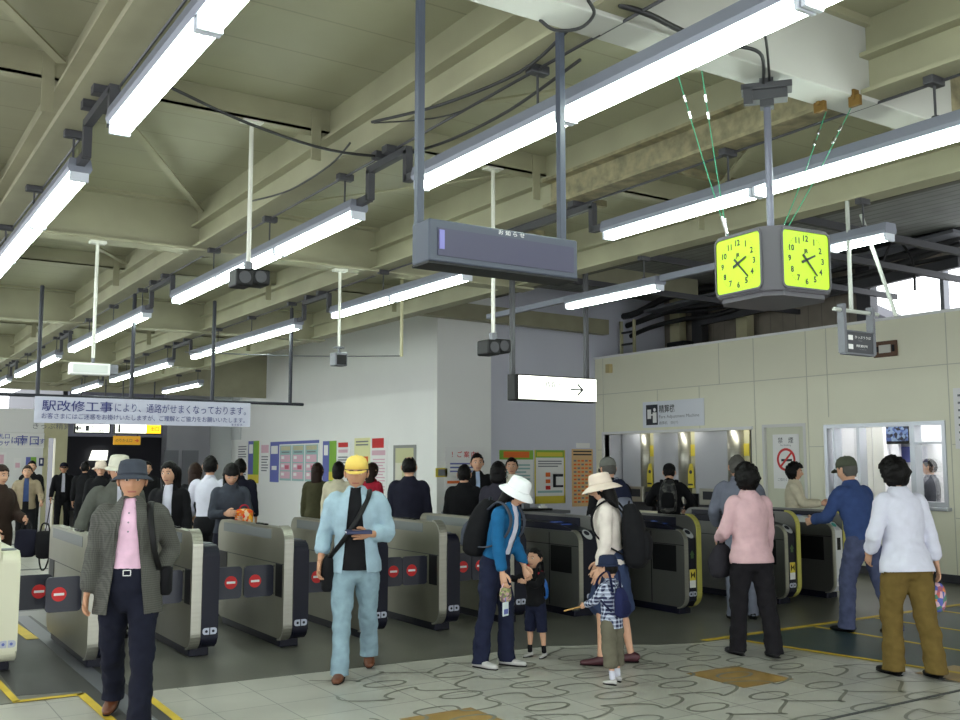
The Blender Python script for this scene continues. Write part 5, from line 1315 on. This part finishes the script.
            gm = list({v for f in tor for v in f.verts}) + list({e for f in tor for e in f.edges}) + tor
            bmesh.ops.bisect_plane(b, geom=gm, plane_co=RU @ Vector((0, 0, zc)), plane_no=RU3 @ Vector((0, 0, 1)))
            wr_ = [iv @ arms[s][2] for s in (1, -1)]
            kill = []
            for f in b.faces:
                q = iv @ f.calc_center_median()
                if q.z < zc and abs(q.x) < (rx0 + hemflare + .02) * wid + e: kill.append(f)
                elif q.z < zc and abs(q.x) < .235 * wid and min((q - w_).length for w_ in wr_) > .09 and min((q - (iv @ arms[s][1])).length for s in (1, -1)) > .09: kill.append(f)
            bmesh.ops.delete(b, geom=kill, context='FACES')
            bmesh.ops.delete(b, geom=[v for v in b.verts if not v.link_faces], context='VERTS')
            drop_small(b)
        o = rm(bm, name, m, t, vox, 3, fold if near else fold * .6, lab_, post, solid=.006)
        if collar:
            bm = NB(); iv = RU
            for s in (1, -1):
                loft(bm, [(*U(s * .0, -.068, tz(1.475)), .012, .026), (*U(s * .055, -.03, tz(1.475)), .012, .026), (*U(s * .058, .03, tz(1.455)), .011, .024), (*U(s * (.03 if not open_ else .055), .075, tz(1.42)), .010, .02)], ref=(1, 0, 0), seg=8, sub=2)
            fin('collar', bm, m, o, smooth=True)
        return o
    for q in L.get('tops', []): top(**q)
    if L.get('belt'):
        bm = NB(); loft(bm, [(*U(0, 0, .995), .155, .114), (*U(0, 0, 1.028), .152, .112)], seg=24, sub=1, cap=False); b_ = fin('belt', bm, blackm, t, smooth=True); q = b_.modifiers.new('thickness', 'SOLIDIFY'); q.thickness = .004
        bm = NB(); c_ = U(0, .118, 1.01)
        for (x0, x1, z0, z1) in ((-.026, .026, .014, .02), (-.026, .026, -.02, -.014), (-.026, -.02, -.02, .02), (.02, .026, -.02, .02)): box(bm, c_.x + x0, c_.x + x1, c_.y - .002, c_.y + .006, c_.z + z0, c_.z + z1)
        fin('buckle', bm, chrome, b_)
    for f in L.get('extra', []): f(t, U, HM, arms, legs)
    # scale everything to the real height
    M_ = Matrix.Scale(S_, 4)
    def sc(o):
        for ch in o.children:
            if ch.type == 'MESH':
                ch.data.transform(M_)
                for md in ch.modifiers:
                    if md.type == 'SOLIDIFY': md.thickness *= S_
            sc(ch)
    sc(t)
    t_info = dict(t=t, S=S_, U=lambda x, y, z: t.matrix_basis @ (U(x, y, z) * S_), hands=hands, W=t.matrix_basis @ M_, Ul=U, arms={s: [t.matrix_basis @ (q * S_) for q in arms[s][:3]] for s in arms}, legs=legs)
    return t_info

def worn(info, name, label, cat, build, group=None):
    """a thing worn or carried: built in the wearer's own frame, but a thing of its own"""
    t = thing(name, label, cat, tuple(info['t'].location), info['t'].rotation_euler.z, group)
    build(t, info['Ul'])
    M_ = Matrix.Scale(info['S'], 4)
    def sc(o):
        for ch in o.children: ch.data.transform(M_); sc(ch)
    sc(t)
    return t
def backpack(bodym, pocketm, w=.15, h=.24, dp=.09, yb=-.21, zc=1.2, straps=True, front=True):
    def b(t, U):
        bm = NB(); loft(bm, [(*U(0, yb, zc - h), w * .92, dp), (*U(0, yb - .01, zc - h * .5), w, dp * 1.15), (*U(0, yb, zc + h * .4), w * .95, dp), (*U(0, yb + .02, zc + h), w * .6, dp * .6)], seg=20, square=.35)
        o = rm(bm, 'pack_body', bodym, t, .014, 2, .01)
        bm = NB(); loft(bm, [(*U(0, yb - dp * 1.05, zc - h * .85), w * .72, .035), (*U(0, yb - dp * 1.15, zc - h * .3), w * .75, .045), (*U(0, yb - dp * 1.0, zc + h * .05), w * .6, .03)], seg=16, square=.35); fin('pocket', bm, pocketm, o, smooth=True)
        bm = NB(); tube(bm, [U(-.03, yb + .03, zc + h), U(-.02, yb + .02, zc + h + .045), U(.02, yb + .02, zc + h + .045), U(.03, yb + .03, zc + h)], .007, 7, sub=3); fin('top_handle', bm, pocketm, o, smooth=True)
        if straps:
            for s in (1, -1):
                bm = NB(); loft(bm, [(*U(s * .09, yb + .07, zc + h * .8), .026, .009), (*U(s * .105, -.06, 1.475), .028, .009), (*U(s * .115, .04, 1.46), .028, .009), (*U(s * .13, .125, 1.36), .026, .009), (*U(s * .155, .12, 1.22), .022, .008), (*U(s * .185, .02, 1.1), .02, .008), (*U(s * .12, yb + .08, zc - h * .7), .018, .008)], ref=(1, 0, 0), seg=8, sub=3)
                fin('shoulder_strap', bm, pocketm, t, smooth=True)
    return b

# ---- cloths
tweed = node_check('grey_tweed', (62, 62, 58), (84, 84, 78), .014); navyt = cloth('navy_trousers', (24, 26, 40)); pinks = cloth('pink_polo', (226, 186, 208))
greenish = cloth('grey_green_jacket', (84, 86, 80)); denimL = cloth('pale_denim', (154, 178, 192), .14, 9); jeansL = cloth('pale_jeans', (134, 158, 170), .2, 9)
blackc = cloth('black_cloth', (22, 22, 25)); darkn = cloth('dark_navy_suit', (28, 28, 42)); whitec = cloth('white_cloth', (206, 206, 220), .06); beigec = cloth('beige_cloth', (204, 196, 172))
bluec = cloth('teal_blue_cardigan', (28, 92, 138)); jeansD = cloth('dark_jeans', (30, 34, 56)); pinkj = cloth('dusty_pink_jacket', (206, 170, 175), .08); bluesh = cloth('blue_work_shirt', (54, 72, 116))
gjeans = cloth('grey_blue_jeans', (74, 80, 108), .2); olive = cloth('olive_brown_trousers', (104, 86, 44), .15); greys = cloth('grey_suit', (112, 116, 130)); checkm = node_check('navy_white_check', (28, 34, 70), (190, 198, 216), .03, .38)
khaki = cloth('khaki_grey', (98, 94, 80)); redc = cloth('red_cloth', (176, 40, 60)); greenc = cloth('olive_coat', (70, 68, 48)); tanc = cloth('tan_jacket', (146, 132, 110)); brownc = cloth('dark_brown_coat', (52, 40, 34)); greyk = cloth('charcoal_knit', (62, 66, 76))
hatg = cloth('dark_grey_hat', (58, 62, 72)); hatw = cloth('off_white_hat', (206, 204, 188)); hatW = cloth('white_hat', (236, 238, 240), .04); hatb = cloth('beige_sun_hat', (214, 198, 184), .06); capy = cloth('yellow_cap', (226, 196, 104), .06); capo = cloth('olive_cap', (80, 84, 70)); hatn = cloth('navy_hat', (34, 42, 66)); capg = cloth('grey_cap', (116, 118, 112))
browns = mat('brown_leather', (98, 54, 30), .45); snk = mat('pale_sneaker', (180, 178, 176), .6); maroon = mat('maroon_leather', (72, 34, 42), .5); denimS = cloth('denim_skirt', (50, 62, 92))
T_ = lambda name, m, e, hem, sleeve, **k: dict(name=name, m=m, e=e, hem=hem, sleeve=sleeve, **k)

# ---- near man, grey jacket
def shirt_buttons(t, U, HM, arms, legs):
    bm = NB()
    for z in (1.40, 1.34, 1.28): c_ = U(0, .142 if z < 1.38 else .12, z); disc(bm, c_, .006, 'y', .003, 10)
    fin('shirt_button', bm, greyprint, t)
def lapels(m):
    def f(t, U, HM, arms, legs):
        for s in (1, -1):
            bm = NB(); P1 = [U(s * .06, .03, 1.475), U(s * .125, .10, 1.36), U(s * .095, .142, 1.31), U(s * .098, .155, 1.12)]
            P2 = [U(s * .045, .06, 1.44), U(s * .07, .135, 1.36), U(s * .082, .155, 1.28), U(s * .09, .157, 1.12)]
            fs = [bm.faces.new([bm.verts.new(q) for q in (P1[i], P1[i + 1], P2[i + 1], P2[i])]) for i in range(3)]
            bmesh.ops.remove_doubles(bm, verts=bm.verts, dist=1e-4)
            o = fin('lapel', bm, m, t); q = o.modifiers.new('thickness', 'SOLIDIFY'); q.thickness = .008
    return f
i_ = person('man in grey jacket, pink polo and dark hat walking forward, hand in pocket', 133, 6.62, -6, 1.70,
       dict(lean=1, legR=(-16, 14, 2), legL=(14, 4, 3), armR=(-2, 9, 12, -2), armL=(-20, 18, 44, 30), yaw=6, grip=28),
       dict(skin=skin2, style='short', hair=hair_g, hat='bucket', hatm=hatg, brim=.036, droop=.028, hatz=.03, legm=navyt, legw=1.08, shoem=browns, belt=True, wide=1.04,
            tops=[T_('polo_shirt', pinks, .008, 1.0, .35), T_('jacket', tweed, .028, .74, .95, open_=(.04, .12), hemflare=.035)], extra=[shirt_buttons, lapels(tweed)]))
def strapbag(t, U):
    bm = NB(); loft(bm, [(*U(-.125, -.09, 1.42), .022, .006), (*U(-.128, .0, 1.465), .022, .006), (*U(-.13, .09, 1.42), .022, .006), (*U(-.15, .152, 1.3), .02, .006), (*U(-.17, .145, 1.15), .02, .006), (*U(-.2, .06, 1.02), .02, .006)], seg=8, sub=3); o = fin('strap', bm, blackm, t, smooth=True)
    bm = NB(); loft(bm, [(*U(-.235, -.05, .86), .04, .1), (*U(-.235, -.05, 1.02), .04, .11)], seg=16, sub=2, square=.4); fin('bag_body', bm, blackc, t, smooth=True)
worn(i_, 'shoulder_bag', 'black shoulder bag with its strap over the grey jacket', 'bag', strapbag)
# ---- man behind
person('man in an off white hat right behind the man in the dark hat', 118, 9.6, 8, 1.74,
       dict(lean=4, nod=10, legR=(8, 6, 2), legL=(-8, 12, 2), armR=(8, 26, 24, 0), armL=(0, 10, 15, 0)),
       dict(skin=skin2, hat='bucket', hatm=hatw, brim=.03, droop=.022, legm=blackc, wide=1.12, tops=[T_('shirt', whitec, .006, 1.0, .35), T_('jacket', greenish, .028, .84, .95, open_=(.02, .03))]))
# ---- woman in black jacket
person('smiling woman with wavy black hair, white top and black open jacket, looking aside', 171, 10.7, -12, 1.68, dict(legR=(5, 5, 2), yaw=-14),
       dict(fem=True, style='long', hairw=1.3, tops=[T_('white_top', whitec, .006, 1.0, .3), T_('black_jacket', blackc, .02, .86, .95, open_=(.05, .05))], legm=blackc))
person('woman in black seen from behind, left of the man in the white shirt', 195, 13.4, 170, 1.66, {}, dict(fem=True, style='long', hair=hair_br, bottom='skirt', tops=[T_('black_coat', blackc, .02, .8, .95)], legm=tanc, shoem=blackm))
person('man in a white shirt and black trousers seen from behind near the far opening', 210, 12.8, 172, 1.75, dict(armL=(10, 16, 40, 10)), dict(style='short', tops=[T_('white_shirt', whitec, .018, .98, .92)], legm=blackc))
person('dark haired person whose head shows behind the woman with the orange bag', 240, 14.4, 180, 1.72, {}, dict(style='short', tops=[T_('dark_top', darkn, .015, .95, .92)]))
i_ = person('woman in a charcoal sweater looking down at her hands, holding an orange bag', 231, 11.3, 5, 1.68, dict(nod=22, lean=3, armR=(18, 10, 78, 32), armL=(12, 12, 72, 20), grip=45),
       dict(fem=True, style='long', fringe=True, wide=1.1, tops=[T_('sweater', greyk, .02, .92, .93)], legm=darkn))
def orangebag(t, U):
    bm = NB(); loft(bm, [(*U(-.13, .32, .98), .085, .05), (*U(-.13, .32, 1.08), .1, .06), (*U(-.13, .32, 1.2), .1, .05)], seg=18, sub=3, square=.3); fin('bag_body', bm, node_blobs('orange_patch', [(226, 96, 24), (240, 170, 30), (224, 60, 30), (235, 200, 170), (220, 120, 30)], 30), t, smooth=True)
    bm = NB(); tube(bm, [U(-.19, .32, 1.2), U(-.16, .32, 1.26), U(-.1, .32, 1.26), U(-.07, .32, 1.2)], .008, 6, sub=3); fin('handle', bm, redc, t, smooth=True)
worn(i_, 'tote_bag', 'bright orange and yellow patterned bag held by the woman in charcoal', 'bag', orangebag)
# ---- people at the posters
i_ = person('woman with long brown hair in an olive coat looking at the posters', 317, 15, 165, 1.66, {}, dict(fem=True, style='long', hair=hair_br, tops=[T_('coat', greenc, .03, .8, .94)], legm=blackc))
person('woman with a black bob in a cream jacket beside the one in the olive coat', 338, 14.4, 172, 1.68, dict(lean=6), dict(fem=True, style='bob', tops=[T_('cream_jacket', beigec, .026, .9, .94)], legm=jeansD))
i2 = person('woman with brown hair and a red top behind the man with the yellow cap', 371, 15.4, 140, 1.66, {}, dict(fem=True, style='long', hair=hair_br, tops=[T_('red_top', redc, .02, .9, .94)], legm=blackc))
person('balding man in a dark navy suit standing with his back turned before the glass panel', 409, 12.2, 176, 1.74, dict(legR=(0, 2, 4), legL=(0, 2, 4)), dict(style='bald', wide=1.12, tops=[T_('suit_jacket', darkn, .03, .82, .95)], legm=darkn))
# ---- blue denim man
i_ = person('man in pale blue denim and yellow cap walking forward with a book', 357, 8.1, -4, 1.745,
       dict(lean=2, legR=(17, 6, 1), legL=(-15, 16, 1), armR=(-10, 15, 34, 2), armL=(-4, 16, 96, 38), nod=4, grip=40, toe=4, toeup=0),
       dict(skin=skin2, hair=hair_g, hat='cap', hatm=capy, legm=jeansL, legw=1.05, shoem=browns, tops=[T_('black_polo', blackc, .022, .85, .35, hemflare=.01), T_('denim_shirt', denimL, .034, .83, .8, open_=(.045, .1), hemflare=.02)]))
hL = i_['hands'][-1]
t = thing('book', 'dark blue book held open in the hand of the man in pale denim', 'book', (hL.x, hL.y, hL.z + .01), i_['t'].rotation_euler.z + .2)
bm = NB(); box(bm, -.1, .1, -.06, .075, .018, .026, bev=.002); box(bm, -.1, .1, -.06, .075, -.002, .006, bev=.002); box(bm, -.1, .1, .066, .075, -.002, .026); fin('cover', bm, mat('book_navy', (30, 38, 78), .5), t)
bm = NB(); box(bm, -.094, .096, -.055, .066, .006, .018); fin('pages', bm, paper, t)
def denimbag(t, U):
    bm = NB(); loft(bm, [(*U(.215, .0, .70), .05, .11), (*U(.215, .0, .84), .055, .12), (*U(.21, .0, .93), .045, .11)], seg=18, sub=2, square=.45); o = fin('bag_body', bm, blackc, t, smooth=True)
    bm = NB(); box(bm, .262, .275, -.07, .07, .72, .84, bev=.005); bmesh.ops.transform(bm, matrix=Matrix.Identity(4), verts=bm.verts); fin('bag_pocket', bm, blackm, o)
    bm = NB(); loft(bm, [(*U(-.10, -.10, 1.43), .02, .006), (*U(-.105, .0, 1.475), .02, .006), (*U(-.1, .10, 1.42), .02, .006), (*U(-.03, .168, 1.27), .02, .006), (*U(.08, .17, 1.1), .02, .006), (*U(.19, .09, .96), .02, .006), (*U(.21, .0, .9), .02, .006)], seg=8, sub=4); fin('strap', bm, blackm, t, smooth=True)
    bm = NB(); loft(bm, [(*U(-.10, -.10, 1.43), .02, .006), (*U(-.02, -.16, 1.3), .02, .006), (*U(.12, -.165, 1.1), .02, .006), (*U(.21, -.04, .92), .02, .006)], seg=8, sub=4); fin('strap', bm, blackm, t, smooth=True)
worn(i_, 'shoulder_bag', 'black bag hanging at the hip of the man in pale denim, strap across his chest', 'bag', denimbag)
# ---- suits and guards at the back
person('man in black suit, back turned, left of the woman with dark bob', 464, 12.6, 174, 1.64, {}, dict(style='short', wide=1.2, tops=[T_('suit_jacket', blackc, .034, .82, .95)], legm=blackc))
person('guard in a dark suit and pale blue shirt facing the camera before the white notice', 477, 14.8, 6, 1.80, {}, dict(style='short', tops=[T_('pale_shirt', cloth('pale_blue_shirt', (176, 196, 226)), .006, 1.0, .35), T_('suit_jacket', blackc, .022, .84, .95, open_=(.03, .03))], legm=blackc))
person('woman with a dark bob, back turned, behind the white bucket hat', 497, 11.6, 165, 1.68, dict(lean=4), dict(fem=True, style='bob', tops=[T_('dark_top', cloth('charcoal_top', (48, 46, 56)), .024, .88, .94)], legm=blackc))
person('guard in a white shirt with rolled black jacket, left of the fare notices', 512, 15.3, -5, 1.74, {}, dict(style='short', tops=[T_('white_shirt', cloth('cream_shirt', (224, 220, 204), .05), .014, .98, .35), T_('black_vest', blackc, .02, .9, .4, open_=(.08, .08))], legm=blackc))
# ---- mother with white hat, toddler
i_ = person('woman in teal blue cardigan and white bucket hat bending to the toddler', 494, 8.4, 62, 1.60,
       dict(lean=15, nod=26, legR=(-3, 6, 2), legL=(10, 10, 2), armR=(4, 8, 8, 0), armL=(0, 2, 28, 8), grip=45),
       dict(fem=True, style='long', hat='bucket', hatm=hatW, brim=.052, droop=.045, hatz=.03, legm=jeansD, legw=.98, shoem=snk, solem=blackm, tops=[T_('white_top', whitec, .008, .93, .3), T_('cardigan', bluec, .02, .98, .93, open_=(.05, .07))]))
mother = i_
worn(i_, 'backpack', 'large black backpack on the woman in the teal blue cardigan', 'backpack', backpack(blackc, cloth('pack_grey', (70, 74, 84)), .15, .23, .1))
hR = i_['hands'][1]
t = thing('pouch', 'small patterned green and pink pouch hanging from the hand of the woman in teal', 'pouch', (hR.x, hR.y, hR.z - .09), 0)
bm = NB(); loft(bm, [(0, 0, -.05, .045, .02), (0, 0, .0, .052, .026), (0, 0, .05, .045, .018)], seg=14, sub=2, square=.4); o = fin('pouch_body', bm, node_blobs('pouch_print', [(120, 130, 80), (190, 150, 150), (160, 160, 110), (110, 90, 90)], 60), t, smooth=True)
bm = NB(); tube(bm, [(-.035, 0, .05), (-.02, 0, .085), (.02, 0, .085), (.035, 0, .05)], .005, 6, sub=2); fin('handle', bm, pinkprint, o)
t = thing('card_case', 'white and blue card case dangling below the patterned pouch', 'card case', (hR.x - .02, hR.y - .03, hR.z - .2), .4)
bm = NB(); box(bm, -.042, .042, -.004, .004, -.055, .055, bev=.004); fin('case', bm, mat('case_white', (214, 224, 224), .4), t)
bm = NB(); box(bm, -.03, .03, -.006, -.004, -.04, .0); fin('card', bm, blueprint, t)
bm = NB(); tube(bm, [(0, 0, .055), (.01, .01, .12)], .003, 6); fin('cord', bm, mat('cord', (70, 110, 190), .6), t)
def tod_badges(t, U, HM, arms, legs):
    bm = NB(); loft(bm, [(*U(.05, .115, 1.24), .05, .006), (*U(.0, .125, 1.2), .04, .006)], ref=(1, 0, 0), seg=10, sub=2); fin('yellow_patch', bm, mat('patch_yellow', (190, 180, 40), .7), t)
    bm = NB(); loft(bm, [(*U(-.11, -.03, 1.33), .03, .02), (*U(-.12, .05, 1.31), .032, .02), (*U(-.12, .1, 1.24), .03, .015)], ref=(1, 0, 0), seg=10, sub=2); fin('red_strap_pad', bm, redc, t, smooth=True)
tod = person('toddler in black top and navy shorts reaching up to the woman in teal', 535, 8.78, -38, .97,
       dict(armR=(70, 30, 30, -10), armL=(50, 8, 60, 40), legR=(3, 4, 3), legL=(-3, 4, 3), nod=-6, grip=40),
       dict(kid=True, style='short', bottom='shorts', legm=jeansD, shoem=snk, sock=blackc, tops=[T_('black_top', blackc, .016, .86, .9)], extra=[tod_badges]))
worn(tod, 'child_backpack', 'small bright blue child backpack on the back of the toddler', 'backpack', backpack(mat('shiny_blue', (40, 110, 200), .35), blackc, .11, .16, .06, yb=-.16, zc=1.06))
# ---- woman with the beige hat, boy
i_ = person('woman in wide beige sun hat and cream cardigan, facing left', 611, 8.5, -100, 1.60,
       dict(lean=4, nod=16, legR=(-6, 8, 2), legL=(12, 10, 2), armR=(10, 8, 12, 0), armL=(-2, 10, 16, 0)),
       dict(fem=True, style='long', hat='bucket', hatm=hatb, brim=.068, droop=.05, hatz=.03, bottom='skirt', skirt=.02, legm=denimS, shoem=maroon, tops=[T_('cream_cardigan', cloth('cream_knit', (214, 204, 196), .08), .02, .88, .93)]))
worn(i_, 'backpack', 'big black soft pack hanging low on the woman in the beige hat', 'backpack', backpack(blackc, blackc, .15, .25, .1, yb=-.22, zc=1.16))
boy = person('small boy in navy check shirt and navy hat seen from behind', 610, 7.78, -128, 1.0,
       dict(armL=(28, 16, 40, 6), armR=(0, 12, 10, 0), legR=(3, 5, 3), legL=(-4, 5, 3), nod=8, grip=50),
       dict(kid=True, style='short', hat='bucket', hatm=hatn, brim=.022, droop=.012, bottom='crop', legm=khaki, legw=1.12, shoem=snk, sock=whitec, tops=[T_('check_shirt', checkm, .02, .78, .92)]))
worn(boy, 'child_backpack', 'navy child backpack with white marks on the small boy', 'backpack', backpack(cloth('pack_navy', (30, 34, 70)), cloth('pack_navy_dark', (24, 28, 60)), .11, .17, .07, yb=-.17, zc=1.08))
hB = boy['hands'][-1]
bm = NB(); d_ = Vector((-CA, SA, -.25)); tube(bm, [hB - d_ * .05, hB + d_ * .14], .006, 8); o = fin('wooden_stick', bm, mat('stick_wood', (170, 130, 70), .6)); tag(o, 'short thin wooden stick in the hand of the small boy', 'stick')
# ---- machines and gates, right side
wg = person('man in a grey cap and black jacket turned to the machines, with a navy backpack', 614, 11.4, 205, 1.74, dict(lean=12, nod=8), dict(style='short', hair=hair_g, hat='cap', hatm=capg, tops=[T_('black_jacket', blackc, .03, .86, .95)], legm=blackc))
worn(wg, 'backpack', 'navy backpack with a silver zip on the man in the grey cap', 'backpack', backpack(cloth('pack_blue_black', (30, 34, 54)), mat('zip_grey', (110, 114, 130), .5), .13, .22, .1))
xg = person('man in black cap leaning to a fare machine, one arm bent', 668, 14.3, 176, 1.68, dict(lean=16, nod=12, armR=(-8, 34, 70, 30), armL=(20, 30, 60, 20)), dict(style='short', hat='cap', hatm=blackc, tops=[T_('black_jacket', blackc, .03, .9, .95)], legm=blackc))
worn(xg, 'backpack', 'dark grey patterned backpack on the man in the black cap', 'backpack', backpack(node_blobs('pack_pattern', [(30, 30, 32), (60, 60, 60), (24, 24, 28), (90, 90, 84)], 22), blackc, .13, .22, .07))
person('grey haired man in grey suit behind the woman in pink', 739, 10.9, 190, 1.76, dict(lean=8, nod=8, armR=(20, 24, 50, 20), armL=(10, 18, 40, 20)), dict(style='short', hair=hair_g, wide=1.08, tops=[T_('suit_jacket', greys, .03, .84, .95)], legm=greys))
gi = person('woman in a dusty pink jacket and black trousers walking away between the gates', 749, 8.85, 208, 1.66,
       dict(lean=3, legR=(-8, 6, 3), legL=(9, 6, 3), armL=(8, 16, 58, 14), armR=(6, 10, 20, 0), yaw=10),
       dict(fem=True, wide=1.08, style='perm', legm=cloth('black_slacks', (28, 26, 30)), legw=1.1, shoem=mat('dark_shoe', (44, 42, 46), .5), tops=[T_('pink_jacket', pinkj, .026, .84, .9, hemflare=.015)]))
eL = gi['arms'][-1][1]; wL = gi['arms'][-1][2]
t = thing('handbag', 'soft dark grey handbag hanging from the left arm of the woman in pink', 'bag', (eL.x * .4 + wL.x * .6, eL.y * .4 + wL.y * .6, .82), .2)
bm = NB(); loft(bm, [(0, 0, -.13, .14, .06), (0, 0, -.03, .16, .085), (0, 0, .08, .12, .06), (0, 0, .13, .06, .03)], seg=20, sub=3, square=.2); rm(bm, 'bag_body', cloth('bag_grey', (44, 42, 48)), t, .014, 3, .015)
bm = NB(); zz = wL.z + .04 - .82; tube(bm, [(-.06, 0, .1), (-.05, 0, zz * .7), (0, 0, zz + .02), (.05, 0, zz * .7), (.06, 0, .1)], .009, 7, sub=3); fin('handle', bm, blackm, t, smooth=True)
person('woman with short black hair in a beige jacket facing right before the office door', 791, 14.1, 88, 1.66, dict(armR=(30, 8, 62, 6), armL=(30, 8, 60, 6), lean=3), dict(fem=True, style='perm', tops=[T_('beige_jacket', beigec, .03, .84, .94)], legm=blackc))
hi = person('man in blue shirt and olive cap leaning to the ticket office window', 860, 10.0, 228, 1.76,
       dict(lean=13, nod=6, legR=(-14, 4, 4), legL=(16, 14, 4), armL=(26, 10, 52, 10), armR=(0, 12, 26, 0)),
       dict(hair=hair_g, style='short', hat='cap', hatm=capo, legm=gjeans, legw=1.08, tops=[T_('work_shirt', bluesh, .028, .9, .92)]))
ii = person('woman in a white blouse and olive brown trousers turned to the ticket office, black hair', 902, 8.05, 214, 1.72,
       dict(lean=6, nod=8, legR=(-9, 6, 2), legL=(10, 12, 3), armL=(-8, 22, 50, 20), armR=(-6, 15, 6, -4), yaw=12),
       dict(fem=True, wide=1.06, style='perm', legm=olive, legw=1.15, tops=[T_('blouse', whitec, .03, .82, .9, hemflare=.03)]))
hR = ii['hands'][1]
hq = hR + Vector((0, 0, -.17))
t = thing('floral_bag', 'small colourful floral bag with a black handle beside the woman in white', 'bag', (hq.x, hq.y, hq.z), 0)
bm = NB(); loft(bm, [(0, 0, -.11, .055, .035), (0, 0, -.04, .08, .05), (0, 0, .05, .07, .045), (0, 0, .09, .045, .03)], seg=16, sub=3, square=.2); fin('bag_body', bm, node_blobs('floral', [(200, 96, 90), (90, 100, 180), (220, 180, 190), (160, 90, 110), (230, 150, 80), (80, 130, 110)], 26), t, smooth=True)
bm = NB(); tube(bm, [(-.045, 0, .08), (-.03, 0, .17), (0, 0, .2), (.03, 0, .17), (.045, 0, .08)], .009, 7, sub=3); fin('handle', bm, blackm, t, smooth=True)
person('office clerk with black hair and grey uniform inside the ticket office', 0, 14, -110, 1.72, dict(armR=(30, 8, 60, 0), armL=(30, 8, 60, 0)), dict(style='short', tops=[T_('uniform_jacket', cloth('uniform_grey', (70, 72, 80)), .026, .86, .94)], legm=blackc), pos=(14.25, 9.05))
# ---- far left people
bb = person('man in dark suit and cap with a thin cane, far hall', 64, 23.4, 2, 1.66, dict(legR=(8, 6, 3), legL=(-8, 10, 3), armR=(6, 12, 20, 0)), dict(skin=skin2, style='short', hat='cap', hatm=darkn, tops=[T_('white_shirt', whitec, .006, 1.0, .35), T_('suit_jacket', blackc, .026, .82, .95, open_=(.035, .05))], legm=blackc))
hR = bb['hands'][1]; bm = NB(); tube(bm, [(hR.x, hR.y, hR.z + .03), (hR.x - .14, hR.y - .2, .01)], .012, 8); tube(bm, [(hR.x - .05, hR.y, hR.z + .04), (hR.x, hR.y, hR.z + .055), (hR.x + .05, hR.y, hR.z + .04)], .013, 8, sub=3); o = fin('walking_cane', bm, blackm); tag(o, 'thin black walking cane of the man in the far hall', 'cane')
cc = person('man in tan jacket and blue shirt coming through the far hall', 28, 18.6, -4, 1.62, dict(legR=(-8, 8, 3), legL=(10, 5, 3), armL=(14, 20, 50, 0), armR=(6, 16, 30, 0)), dict(style='short', hair=hair_br, tops=[T_('blue_shirt', cloth('denim_blue_shirt', (58, 76, 120)), .008, 1.0, .35), T_('tan_jacket', tanc, .026, .88, .95, open_=(.045, .06))], legm=blackc))
person('dark haired person half hidden behind the man in the tan jacket', 32, 21.5, 0, 1.70, {}, dict(style='short', tops=[T_('dark_jacket', blackc, .02, .9, .94)], legm=blackc))
dd_ = person('woman in dark brown coat at the left edge, carrying bags', -1, 11.6, 40, 1.64, dict(armL=(16, 12, 62, 20), armR=(10, 10, 40, 0)), dict(fem=True, style='bob', hair=hair_br, wide=1.1, tops=[T_('brown_coat', brownc, .035, .7, .95)], legm=blackc))
hL = dd_['hands'][-1]
for nm, lb, ox, oz, w_, m in (('navy_bag', 'navy cloth bag carried by the woman at the left edge', .02, -.22, .13, darkn), ('black_bag', 'black bag with a hanging loop right of the navy bag', .2, -.24, .11, blackc)):
    t = thing(nm, lb, 'bag', (hL.x + ox, hL.y - ox * .5, hL.z + oz), -.5)
    bm = NB(); loft(bm, [(0, 0, -.17, w_ * .8, .05), (0, 0, -.05, w_, .075), (0, 0, .1, w_ * .9, .05)], seg=16, sub=3, square=.3); fin('bag_body', bm, m, t, smooth=True)
    bm = NB(); tube(bm, [(-w_ * .5, 0, .09), (-w_ * .3, 0, .2), (w_ * .3, 0, .2), (w_ * .5, 0, .09)], .01, 6, sub=3)
    if ox > .1: tube(bm, [(-w_ * .6, 0, -.1), (-w_ * .3, 0, -.3), (w_ * .2, 0, -.3), (w_ * .7, 0, -.1)], .01, 6, sub=3)
    fin('handle', bm, blackm, t, smooth=True)
person('distant man in a white jacket over a dark shirt standing in the far doorway', 51, 36, 4, 1.72, {}, dict(style='short', tops=[T_('dark_shirt', blackc, .006, 1.0, .35), T_('white_jacket', whitec, .024, .9, .94, open_=(.06, .07))], legm=tanc))
person('person in a dark coat and beige hat behind the off white hatted man', 101, 17, 0, 1.68, {}, dict(style='short', hat='bucket', hatm=hatb, tops=[T_('dark_coat', blackc, .02, .85, .94)], legm=blackc))
person('person all in black in the shade of the passage, nearer the cane man', 85, 21, 170, 1.68, {}, dict(style='short', tops=[T_('black_jacket', blackc, .02, .85, .94)], legm=blackc))
person('person in black standing before the grey column left of the smiling woman', 147, 19, 10, 1.68, {}, dict(style='short', tops=[T_('black_jacket', blackc, .02, .85, .94)], legm=blackc))
# ================================================================== LIGHT OF THE SKY
w = bpy.data.worlds.new('world'); SC.world = w; w.use_nodes = True
w.node_tree.nodes['Background'].inputs[0].default_value = (.92, .96, 1.0, 1); w.node_tree.nodes['Background'].inputs[1].default_value = 2.4
SC.view_settings.view_transform = 'Standard'; SC.view_settings.look = 'None'; SC.view_settings.gamma = 1; SC.view_settings.use_curve_mapping = False
SC.view_settings.exposure = 0.76
